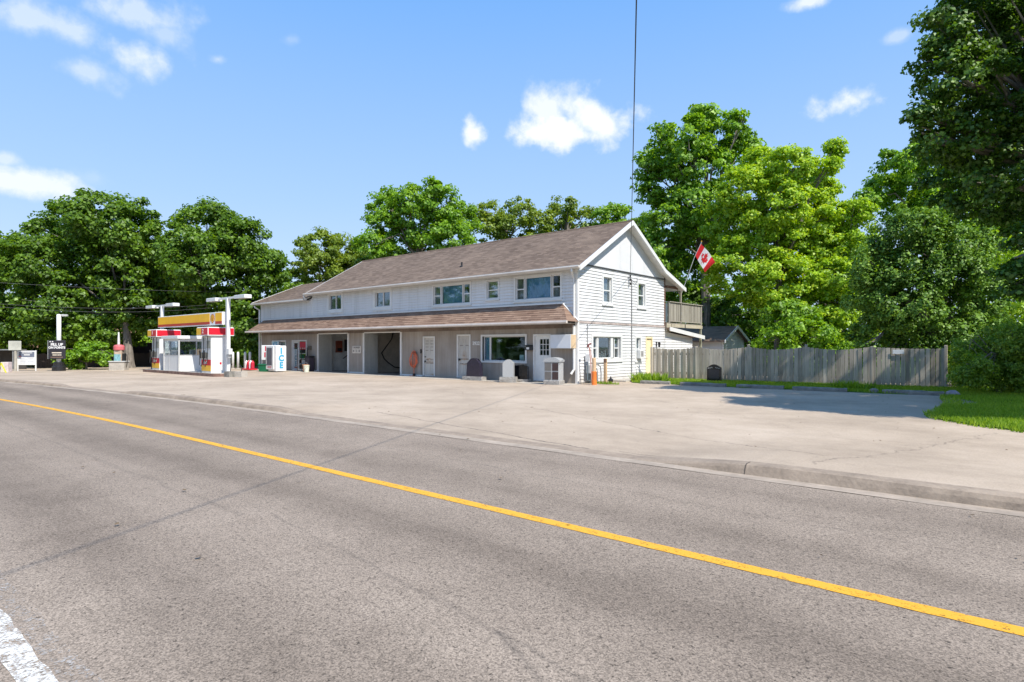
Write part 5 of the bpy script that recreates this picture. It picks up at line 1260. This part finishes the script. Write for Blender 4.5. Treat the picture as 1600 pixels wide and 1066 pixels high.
def bark():
    t = MT('bark'); f = t.noise(3, 6, t.map((3, 3, .5)), .65)
    t.col(t.ramp(f, [(.3, (.09, .078, .065, 1)), (.7, (.30, .26, .22, 1))])); t.rough(.95); t.bump(f, .8, .04); return t.m
M_bark = bark()

def leaves_mesh(name, P, Nn, S, m, elong=1.35, droop=.0):
    """P positions, Nn normals, S sizes -> folded leaf quads (two triangles each, own island)"""
    n = len(P)
    a = rng.normal(size=(n, 3)); a -= (a * Nn).sum(1, keepdims=True) * Nn; a /= np.linalg.norm(a, axis=1, keepdims=True) + 1e-9
    b = np.cross(Nn, a)
    l = (S * elong)[:, None] * .5; w = S[:, None] * .5
    fold = (S * .18)[:, None] * Nn
    V = np.empty((n, 4, 3), np.float32)
    V[:, 0] = P - a * l; V[:, 1] = P + b * w + fold; V[:, 2] = P + a * l - fold * 1.2; V[:, 3] = P - b * w + fold
    me = bpy.data.meshes.new(name); me.vertices.add(4 * n); me.vertices.foreach_set('co', V.ravel())
    me.loops.add(4 * n); me.loops.foreach_set('vertex_index', np.arange(4 * n, dtype=np.int32))
    me.polygons.add(n); me.polygons.foreach_set('loop_start', np.arange(0, 4 * n, 4, dtype=np.int32)); me.polygons.foreach_set('loop_total', np.full(n, 4, np.int32))
    me.materials.append(m); me.update(calc_edges=True); return me

def crown_points(lobes, dens, clump, leaf, per, flatz=.6, inner=.25, outl=0.12, upb=.55):
    """lobes: (x,y,z,rx,ry,rz). Clumps of leaves sit on each lobe's outer shell, a few inside, a few sprays outside."""
    PP = []; NN = []; SS = []
    C = np.array([l[:3] for l in lobes]); RR = np.array([l[3:6] for l in lobes])
    for (x, y, z, rx, ry, rz_) in lobes:
        area = 4 * math.pi * ((rx * ry) ** 1.6 / 3 + (rx * rz_) ** 1.6 / 3 + (ry * rz_) ** 1.6 / 3) ** (1 / 1.6)
        nc = max(6, int(area * dens / (clump * clump)))
        d = rng.normal(size=(nc, 3)); d /= np.linalg.norm(d, axis=1, keepdims=True)
        rad = np.where(rng.random(nc) < inner, rng.uniform(.35, .8, nc), rng.uniform(.82, 1.02, nc))
        rad = np.where(rng.random(nc) < outl, rng.uniform(1.02, 1.16, nc), rad)
        cp = np.array([x, y, z]) + d * np.array([rx, ry, rz_]) * rad[:, None]
        # drop clumps that fall deep inside another lobe
        q = np.linalg.norm((cp[:, None, :] - C[None]) / RR[None], axis=2)
        keep = ((q < .62).sum(1) == 0) | (rng.random(nc) < .22)
        keep &= cp[:, 2] > .15
        cp = cp[keep]; dd = d[keep]; nc = len(cp)
        if nc == 0: continue
        cs = clump * rng.uniform(.6, 1.35, nc)
        k = rng.poisson(per, nc).clip(5, None); idx = np.repeat(np.arange(nc), k); n = len(idx)
        # each clump: a tilted flattened puff, leaves mostly on its upper and outer side
        g = rng.normal(size=(n, 3)); g /= np.linalg.norm(g, axis=1, keepdims=True)
        rr_ = rng.random(n) ** .45
        g[:, 2] = g[:, 2] * flatz
        off = g * (cs[idx] * rr_)[:, None]
        P = cp[idx] + off
        P[:, 2] -= .12 * cs[idx] * (off[:, 0] ** 2 + off[:, 1] ** 2) / (cs[idx] ** 2)
        Nn = g * .6 + dd[idx] * .45 + np.array([0, 0, upb]) + rng.normal(size=(n, 3)) * .45
        Nn /= np.linalg.norm(Nn, axis=1, keepdims=True)
        PP.append(P); NN.append(Nn); SS.append(leaf * rng.uniform(.6, 1.3, n))
    P = np.concatenate(PP); Nn = np.concatenate(NN); S = np.concatenate(SS)
    ok = P[:, 2] > .03
    return P[ok], Nn[ok], S[ok]

NLEAF = 0; LQ = .72; PQ = 2.3
def tree(name, label, cat, px_lobes, Y, mat_, leaf=.26, clump=.75, per=34, dens=.30, trunk=None, group=None, flatz=.6, inner=.25, outl=.12, jit=2.0, ry=1.0, extra=None, limbs=True, clipf=None):
    """px_lobes: (px, py, radius px[, depth offset]) seen from where the photograph was taken, at depth Y"""
    global NLEAF
    lobes = []
    for i, q in enumerate(px_lobes):
        px, py, r = q[:3]; dy = q[3] if len(q) > 3 else rng.uniform(-jit, jit)
        yy = Y + dy; c = at(px, py, yy); rr_ = r * yy / 945
        lobes.append((c[0], c[1], c[2], rr_ * ry, rr_ * ry, rr_ * rng.uniform(.85, 1.0)))
    if extra: lobes += extra
    cx_ = np.mean([l[0] for l in lobes]); cy_ = np.mean([l[1] for l in lobes])
    base = at(trunk[0], 560, Y + (trunk[2] if len(trunk) > 2 else 0)) if trunk else np.array([cx_, cy_, 0])
    t = thing(name, label, cat, (base[0], base[1], 0), 0, group)
    P, Nn, S = crown_points(lobes, dens, clump, leaf * LQ, per * PQ, flatz, inner, outl)
    if clipf is not None:
        k = clipf(P); P, Nn, S = P[k], Nn[k], S[k]
    NLEAF += len(P)
    P = P - np.array([base[0], base[1], 0])
    link('crown' if cat == 'tree' else 'foliage', leaves_mesh('crown', P, Nn, S, LM[mat_]), t)
    if limbs:
        mb = MB(); tr_ = trunk[1] if trunk else .25
        zb = min(l[2] for l in lobes); top = max(lobes, key=lambda l: l[2]); zt = zb + (top[2] - zb) * .25; zt = max(zt, 1.5)
        mid = Vector(((cx_ - base[0]) * .1, (cy_ - base[1]) * .1, zt))
        mb.tube([(0, 0, -.1), (0, 0, .25), tuple(mid * .5), tuple(mid)], [tr_ * 1.5, tr_ * 1.1, tr_ * .95, tr_ * .8], 10)
        for l in lobes:
            e = Vector((l[0] - base[0], l[1] - base[1], l[2])); m = mid.lerp(e, .5) + Vector((rng.uniform(-.4, .4), rng.uniform(-.4, .4), rng.uniform(.0, .7)))
            st = mid * rng.uniform(.7, 1)
            mb.tube([tuple(st), tuple(m), tuple(e)], [tr_ * .36, tr_ * .2, tr_ * .07], 6)
            for k in range(3):
                d = Vector(rng.normal(size=3)); d.normalize(); d.z = abs(d.z) * .6
                mb.tube([tuple(m.lerp(e, .3 + .2 * k)), tuple(m.lerp(e, .5 + .15 * k) + d * l[3] * .45), tuple(e + d * l[3] * .85)], [tr_ * .15, tr_ * .09, .015], 4)
        mb.obj('trunk', M_bark, t)
    return t

TL = 'trees left of the building'; TR_ = 'trees behind the fence'; TB = 'trees beyond the building'
tree('maple_tree', 'broad dark green maple behind the black banner sign on the left', 'tree',
     [(152, 342, 48), (100, 365, 48), (205, 362, 45), (58, 410, 50), (130, 420, 65), (200, 420, 55), (30, 470, 45), (95, 480, 60), (170, 490, 60), (45, 520, 42), (120, 535, 40), (230, 400, 38), (225, 480, 40), (5, 500, 35), (75, 375, 40)],
     47, 'maple', .27, .80, 58, .55, trunk=(203, .30, -1), group=TL)
tree('maple_tree', 'dense dark green maple behind the fuel pumps', 'tree',
     [(330, 362, 44, 0), (322, 338, 22, 1), (290, 385, 45), (372, 385, 42), (402, 405, 38), (335, 420, 62), (395, 450, 48), (275, 440, 48), (285, 495, 48), (350, 490, 55), (400, 505, 42), (385, 545, 30), (330, 545, 34), (262, 405, 35), (250, 375, 30), (418, 425, 26), (310, 560, 18)],
     47, 'maple', .27, .80, 58, .55, trunk=(318, .28), group=TL)
tree('maple_tree', 'partly visible tree cut by the left edge of the view', 'tree', [(0, 372, 24), (-30, 400, 50), (-25, 470, 60), (10, 420, 26), (-20, 540, 40)], 56, 'maple', .32, .9, 30, .3, trunk=(-20, .3), group=TL)
tree('young_tree', 'bright lime young tree glimpsed between the maple trunk and left pump', 'tree', [(238, 540, 16), (228, 552, 10), (222, 530, 12)], 56, 'lime', .3, .6, 24, .5, trunk=(238, .08))
tree('shrub', 'low bright green shrub between the banner sign and the air machine', 'shrub', [(135, 552, 16), (150, 547, 15), (115, 560, 13), (165, 556, 13), (100, 566, 8), (128, 566, 10)], 42.5, 'mid', .2, .45, 34, .5, trunk=(135, .06), jit=.6)
tree('hedge_shrub', 'dark undergrowth at the foot of the left maples', 'shrub', [(60, 565, 12), (85, 562, 14), (195, 560, 10), (255, 562, 14), (290, 562, 14), (340, 560, 16), (375, 562, 14), (400, 560, 16), (30, 560, 14)], 50, 'maple', .26, .6, 26, .5, jit=2, limbs=False)
tree('ash_tree', 'yellow-green feathery tree rising between the maples and the roof', 'tree', [(505, 388, 26), (480, 402, 20), (535, 392, 24), (558, 402, 22), (500, 425, 34), (545, 430, 30), (462, 440, 20), (575, 425, 24), (480, 385, 14)], 60, 'olive', .27, .62, 30, .5, trunk=(510, .22), group=TB, inner=.15, outl=.2)
tree('ash_tree', 'low dark foliage showing left of the lower roof', 'tree', [(450, 452, 18), (440, 475, 22), (465, 460, 18)], 52, 'maple', .3, .7, 22, .42, trunk=(450, .15), group=TB)
tree('oak_tree', 'full mid-green tree standing above the middle of the long roof', 'tree', [(605, 325, 24), (645, 318, 28), (685, 315, 28), (718, 340, 24), (600, 355, 26), (655, 350, 38), (700, 370, 38), (620, 385, 34), (660, 395, 40), (585, 385, 22), (680, 292, 12), (610, 300, 10)], 54, 'mid', .27, .68, 42, .52, trunk=(655, .3), group=TB, outl=.2)
tree('ash_tree', 'thin olive tree right of the full tree above the roof', 'tree', [(775, 335, 22), (815, 332, 22), (760, 355, 24), (800, 360, 30), (840, 350, 20), (745, 330, 12)], 58, 'olive', .26, .6, 26, .46, trunk=(790, .2), group=TB, outl=.25)
tree('ash_tree', 'thin olive tree above the right part of the roof', 'tree', [(880, 332, 22), (905, 345, 24), (865, 350, 24), (890, 318, 10), (930, 340, 18)], 60, 'olive', .26, .6, 26, .46, trunk=(885, .2), group=TB, outl=.25)
tree('ash_tree', 'mid green foliage just left of the gable peak', 'tree', [(950, 340, 22), (975, 345, 22), (1000, 360, 26), (960, 370, 24), (1020, 345, 16), (1030, 380, 24)], 56, 'mid', .27, .62, 34, .5, trunk=(965, .2), group=TB, outl=.2)
tree('walnut_tree', 'tall tree with big drooping leaf clusters behind the flag', 'tree',
     [(1100, 185, 24), (1075, 215, 30), (1125, 215, 34), (1155, 195, 20), (1040, 245, 30), (1010, 262, 20), (1085, 262, 46), (1045, 290, 36), (1015, 300, 18), (1150, 245, 34), (1095, 320, 46), (1050, 345, 38), (1030, 395, 34), (1085, 380, 38), (1060, 435, 32), (1115, 400, 26), (1035, 205, 14), (1090, 168, 12)],
     46, 'mid', .28, .62, 34, .50, trunk=(1104, .36), group=TR_, outl=.28, jit=1.6)
tree('boxelder_tree', 'large bright yellow-green tree with arching top twigs right of the flag', 'tree',
     [(1190, 265, 34), (1235, 262, 34), (1165, 300, 42), (1215, 320, 50), (1262, 310, 38), (1295, 262, 12), (1308, 240, 9), (1285, 290, 18), (1140, 350, 40), (1200, 380, 55), (1260, 370, 44), (1155, 420, 48), (1220, 440, 52), (1282, 345, 24), (1305, 225, 6), (1275, 320, 24), (1275, 430, 44)],
     38, 'lime', .20, .52, 50, .55, trunk=(1215, .22), group=TR_, outl=.25, jit=1.6)
tree('hornbeam_tree', 'yellow-green tree filling the gap left of the dark cedar', 'tree', [(1320, 345, 30), (1300, 385, 38), (1340, 385, 38), (1310, 440, 44), (1350, 430, 36), (1290, 490, 42), (1330, 500, 40), (1345, 330, 18)], 37, 'lime', .2, .5, 46, .55, trunk=(1315, .16), group=TR_, jit=1.5)
tree('undergrowth_shrub', 'dark green thicket behind the fence below the flag', 'shrub', [(1075, 480, 34), (1115, 500, 38), (1155, 490, 34), (1130, 535, 30), (1185, 520, 36), (1160, 550, 24), (1100, 540, 20)], 47, 'maple', .25, .6, 34, .5, trunk=(1120, .1), group='thickets behind the fence')
tree('undergrowth_shrub', 'light green thicket behind the middle of the fence', 'shrub', [(1225, 495, 34), (1260, 520, 34), (1210, 540, 26), (1295, 535, 30), (1250, 545, 22), (1330, 545, 26)], 35, 'mid', .2, .5, 36, .45, trunk=(1250, .1), group='thickets behind the fence')
tree('elm_tree', 'bright green tree beyond the cedar under the hanging maple branches', 'tree', [(1410, 255, 32), (1440, 285, 36), (1385, 290, 26), (1465, 320, 34), (1420, 320, 34), (1360, 312, 16), (1490, 290, 30), (1510, 340, 34), (1550, 340, 30), (1590, 330, 34), (1435, 235, 18)], 42, 'mid', .25, .6, 42, .5, trunk=(1450, .28), group=TR_, outl=.22)
tree('cedar_tree', 'big dark green cedar overhanging the right end of the fence', 'tree',
     [(1430, 350, 34), (1395, 375, 36), (1465, 375, 42), (1375, 420, 40), (1430, 420, 50), (1490, 420, 44), (1365, 470, 40), (1415, 475, 48), (1475, 480, 50), (1530, 460, 38), (1370, 520, 34), (1420, 525, 34), (1480, 525, 36), (1530, 520, 40), (1510, 385, 36), (1355, 545, 12), (1400, 548, 16), (1450, 545, 18)],
     26.5, 'cedar', .13, .36, 46, .52, trunk=(1450, .28), group=TR_, flatz=.9, jit=1.0, outl=.16, clipf=lambda P: ~((P[:, 1] < 6.55) & (P[:, 2] < 1.55)))
tree('lime_shrub', 'pale yellow-green foliage behind the cedar at the right', 'shrub', [(1540, 390, 34), (1560, 430, 36), (1590, 400, 40), (1570, 480, 34), (1600, 500, 44), (1560, 530, 40), (1620, 440, 40)], 31, 'lime', .18, .5, 30, .4, trunk=(1570, .12), group=TR_)
tree('hedge', 'mixed green hedge sloping down behind the lawn at the right', 'hedge',
     [(1510, 570, 20), (1524, 578, 22), (1500, 588, 12), (1548, 560, 34), (1580, 590, 30), (1600, 560, 40), (1570, 545, 40), (1620, 600, 36), (1600, 618, 20), (1585, 540, 34), (1640, 560, 50), (1545, 592, 12), (1505, 550, 18), (1520, 592, 10), (1500, 585, 22, 3), (1530, 575, 30, 4), (1490, 565, 24, 4), (1560, 580, 30, 4.5), (1510, 595, 14, 2.5)],
     20.5, 'hedge', .085, .26, 44, .62, jit=.9, flatz=.85, outl=.2, clipf=lambda P: ((P[:, 1] > 6.5) | (P[:, 0] > 12.75)), limbs=True, trunk=(1560, .08))
tree('maple_tree', 'near dark maple hanging in from the top right corner', 'tree',
     [(1470, 22, 26, 0), (1520, 40, 46, .5), (1480, 60, 30, 0), (1560, 60, 60, 1), (1450, 95, 18, 0), (1500, 120, 50, 0), (1560, 150, 60, 1), (1440, 180, 14, 0), (1480, 180, 36, .4), (1530, 220, 46, .3), (1440, 208, 16, 0), (1465, 225, 28, .3), (1590, 240, 60, 1),
      (1545, 285, 26, 0), (1620, 100, 70, 2), (1590, 0, 60, 1), (1530, -20, 40, 0), (1660, 20, 80, 2), (1600, 370, 16, -.6), (1590, 410, 16, -.8), (1592, 450, 13, -.6), (1575, 430, 11, -.8)],
     16.5, 'maple_near', .13, .36, 44, .50, trunk=(1800, .4, 2), flatz=.5, outl=.38, jit=.6, inner=.3,
     extra=[(18.5, 2.0, 9, 2.6, 2.6, 2.6), (20, -1, 11, 3, 3, 3), (21, 2, 8, 3, 3, 3), (22, -1.5, 8, 2.6, 2.6, 2.6), (18, -4.8, 9, 2.0, 2.0, 2.2), (20.2, -4.6, 10, 2.2, 2.2, 2.2), (22, -4, 11, 2.4, 2.4, 2.4), (16.5, -4.9, 7.5, 1.3, 1.3, 1.3), (19, -2.5, 8, 2.2, 2.2, 2.2), (14.5, 1.5, 7, 2, 2, 1.6), (15.5, 2.5, 6.5, 1.6, 1.6, 1.6)])
# far wood that closes the view, and the trees across the road seen in the shop window
def woods(name, label, pts, Yr, mat_, leaf, n, hgt):
    global NLEAF
    lobes = []
    for k in range(n):
        px = rng.uniform(*pts); Y = rng.uniform(*Yr); r = rng.uniform(2.5, 4.5); c = at(px, 542, Y); z = rng.uniform(.5, hgt)
        lobes.append((c[0], c[1], z, r, r, r * .9))
    P, Nn, S = crown_points(lobes, .22, 1.0, leaf, 20); NLEAF += len(P)
    o = link(name, leaves_mesh(name, P, Nn, S, LM[mat_]), None); o['kind'] = 'stuff'; o['label'] = label; o['category'] = 'woodland'
woods('woodland', 'distant woodland closing the view behind the right-hand trees', (1000, 1720), (48, 64), 'mid', .34, 44, 5)
woods('woodland', 'distant woodland low behind the left-hand maples', (-300, 480), (62, 80), 'maple', .5, 40, 4)
def roadside(x, y, r, lb):
    global NLEAF
    lobes = [(x + rng.uniform(-2, 2), y + rng.uniform(-2, 2), z, r, r, r) for z in (2.5, 5, 8)]
    t = thing('roadside_tree', lb, 'tree', (x, y, 0), 0, 'trees across the road')
    P, Nn, S = crown_points(lobes, .25, 1.1, .5, 16); NLEAF += len(P)
    link('crown', leaves_mesh('crown', P - np.array([x, y, 0]), Nn, S, LM['maple']), t)
    MB().tube([(0, 0, 0), (0, 0, 4)], [.3, .2], 8).obj('trunk', M_bark, t)
for i, (x, y) in enumerate(((-44, -38), (-36, -34), (-28, -32), (-20, -36), (-54, -44), (-12, -36), (-62, -50), (-75, -42), (-88, -47), (-101, -50), (-67, -36), (-83, -38), (-114, -52))):
    roadside(x, y, 4.2, 'dark roadside tree across the road, ' + ('third from the far end', 'fourth from the far end', 'fifth from the far end', 'second from the near end', 'second from the far end', 'nearest of the row', 'sixth from the near end', 'well beyond the bend', 'beyond the bend by the verge', 'far beyond the bend', 'at the start of the bend', 'inside the bend', 'farthest of all')[i])

# lawn, grass strip and weeds
M_lawn = MT('lawn_soil'); _f = M_lawn.math('ADD', M_lawn.math('MULTIPLY', M_lawn.noise(1.2, 5), .5), M_lawn.math('MULTIPLY', M_lawn.noise(30, 3), .5))
M_lawn.col(M_lawn.ramp(_f, [(.3, (.05, .11, .012, 1)), (.7, (.12, .22, .025, 1))])); M_lawn.rough(.95); M_lawn = M_lawn.m
LAWN = [(12.75, 2.2), (13.05, -.5), (13.12, -3.0), (13.0, -4.7), (13.3, -5.6), (14.0, -6.4), (15.0, -7.1), (17, -8.0), (21, -8.9), (30, -9.5), (30, 12), (12.6, 12)]
def poly_sheet(name, poly, z, m):
    mb = MB(); mb.prism(poly, 'z', z - .03, z); return mb.obj(name, m, kind='structure')
poly_sheet('lawn', LAWN, .035, M_lawn)
STRIP = [(1.4, 2.2), (2.2, 1.98), (3.3, 2.15), (4, 1.9), (5.9, 2.1), (6.3, 1.85), (8, 2.15), (10, 2.2), (11, 2.1), (12.74, 2.4), (12.74, 6.6), (1.4, 6.6)]
poly_sheet('grass_strip', STRIP, .028, M_lawn)
def inpoly(P, poly):
    x, y = P[:, 0], P[:, 1]; c = np.zeros(len(P), bool); n = len(poly)
    for i in range(n):
        x0, y0 = poly[i]; x1, y1 = poly[(i + 1) % n]
        k = ((y0 > y) != (y1 > y)) & (x < (x1 - x0) * (y - y0) / (y1 - y0 + 1e-12) + x0); c ^= k
    return c
M_grass = leaf_mat('grass_blades', (.11, .21, .015, 1), (.24, .39, .025, 1), (.42, .53, .07, 1), .45, .15)
def grass(name, poly, n, h, label, z0=.03, hole=None):
    poly_a = np.array(poly); mn, mx = poly_a.min(0), poly_a.max(0)
    P = rng.uniform(mn, mx, (n, 2)); P = P[inpoly(P, poly)]
    if hole is not None: P = P[~inpoly(P, hole) | (rng.random(len(P)) < .12)]
    n = len(P); a = rng.uniform(0, 2 * math.pi, n); hh = h * rng.uniform(.4, 1.25, n); w = hh * .10 + .004
    lean = rng.normal(0, .35, (n, 2)) * hh[:, None]
    V = np.zeros((n, 3, 3), np.float32); ca, sa = np.cos(a) * w, np.sin(a) * w
    V[:, 0, 0] = P[:, 0] - ca; V[:, 0, 1] = P[:, 1] - sa; V[:, 1, 0] = P[:, 0] + ca; V[:, 1, 1] = P[:, 1] + sa; V[:, :2, 2] = z0
    V[:, 2, 0] = P[:, 0] + lean[:, 0]; V[:, 2, 1] = P[:, 1] + lean[:, 1]; V[:, 2, 2] = z0 + hh
    me = bpy.data.meshes.new(name); me.vertices.add(3 * n); me.vertices.foreach_set('co', V.ravel()); me.loops.add(3 * n); me.loops.foreach_set('vertex_index', np.arange(3 * n, dtype=np.int32))
    me.polygons.add(n); me.polygons.foreach_set('loop_start', np.arange(0, 3 * n, 3, dtype=np.int32)); me.polygons.foreach_set('loop_total', np.full(n, 3, np.int32)); me.materials.append(M_grass); me.update(calc_edges=True)
    o = link(name, me, None); o['kind'] = 'stuff'; o['label'] = label; o['category'] = 'grass'; return o
grass('lawn_grass', [(12.85, 2.2), (13.1, -.5), (13.15, -3.0), (13.05, -4.7), (13.25, -5.62), (14.0, -6.45), (15.0, -7.15), (17, -8.05), (18.5, -8.4), (18.5, 8), (12.7, 8)], 120000, .075, 'mown lawn grass at the right', hole=[(12.7, 1.0), (12.95, 1.2), (13.5, .35), (13.8, -.5), (13.5, -1.3), (13.1, -1.7), (12.95, -.6)])
grass('strip_grass', STRIP, 60000, .09, 'short grass growing between wheel stops and fence')
patch = [(12.72, .9), (12.95, 1.1), (13.4, .3), (13.75, -.5), (13.5, -1.2), (13.1, -1.6), (12.98, -.6)]
mb = MB(); mb.prism(patch, 'z', .02, .040); mb.obj('bare_earth_patch', flat('bare_earth', (.33, .27, .21, 1), .95, var=.2, scale=5, bump=.5), kind='structure')
def tuft(x, y, h, n, rx, lb, ry_=.25):
    t = [(x + rx * math.cos(a), y + ry_ * math.sin(a)) for a in np.linspace(0, 2 * math.pi, 12, endpoint=False)]
    grass('weed_tuft', t, n, h, lb)
edge = LAWN[:9]
pe = []
for a_, b_ in zip(edge, edge[1:]):
    for q in np.linspace(0, 1, int(math.hypot(b_[0] - a_[0], b_[1] - a_[1]) / .25) + 1)[:-1]: pe.append((a_[0] + (b_[0] - a_[0]) * q + rng.normal(0, .05), a_[1] + (b_[1] - a_[1]) * q + rng.normal(0, .05)))
for i in range(0, len(pe) - 6, 6):
    seg = pe[i:i + 7]; grass('edge_grass', [(x - .12, y - .10) for x, y in seg] + [(x + .25, y + .2) for x, y in seg[::-1]], 900, .10, 'ragged longer grass along the lawn edge', z0=.0)
tuft(1.9, 2.9, .38, 700, .9, 'tall weeds tuft beside the side door path', .4)
tuft(9.9, 3.4, .30, 500, .7, 'tall weeds tuft before the middle of the fence', .35)
tuft(1.2, .3, .12, 300, .7, 'low weeds at the foot of the wooden post', .15)
# fallen leaves and grit
mb = MB(); rr = random.Random(5)
for _ in range(260):
    x = rr.uniform(-14, 16); y = rr.uniform(-13, 1) if rr.random() < .7 else rr.uniform(-20, -14)
    s = rr.uniform(.010, .028); a = rr.uniform(0, 6.28); c_, s_ = math.cos(a) * s, math.sin(a) * s
    z = .02 + (.13 if y < -11 and x > 11 and y > -14 else 0)
    mb.add([(x - c_, y - s_, z), (x + s_, y - c_, z + .006), (x + c_, y + s_, z + .012), (x - s_, y + c_, z + .004)], [(0, 1, 2, 3)])
o = mb.obj('litter', flat('dry_leaf', (.16, .11, .06, 1), .8)); o['kind'] = 'stuff'; o['label'] = 'scattered dry leaves and grit on the asphalt'; o['category'] = 'litter'
print('leaves', NLEAF)
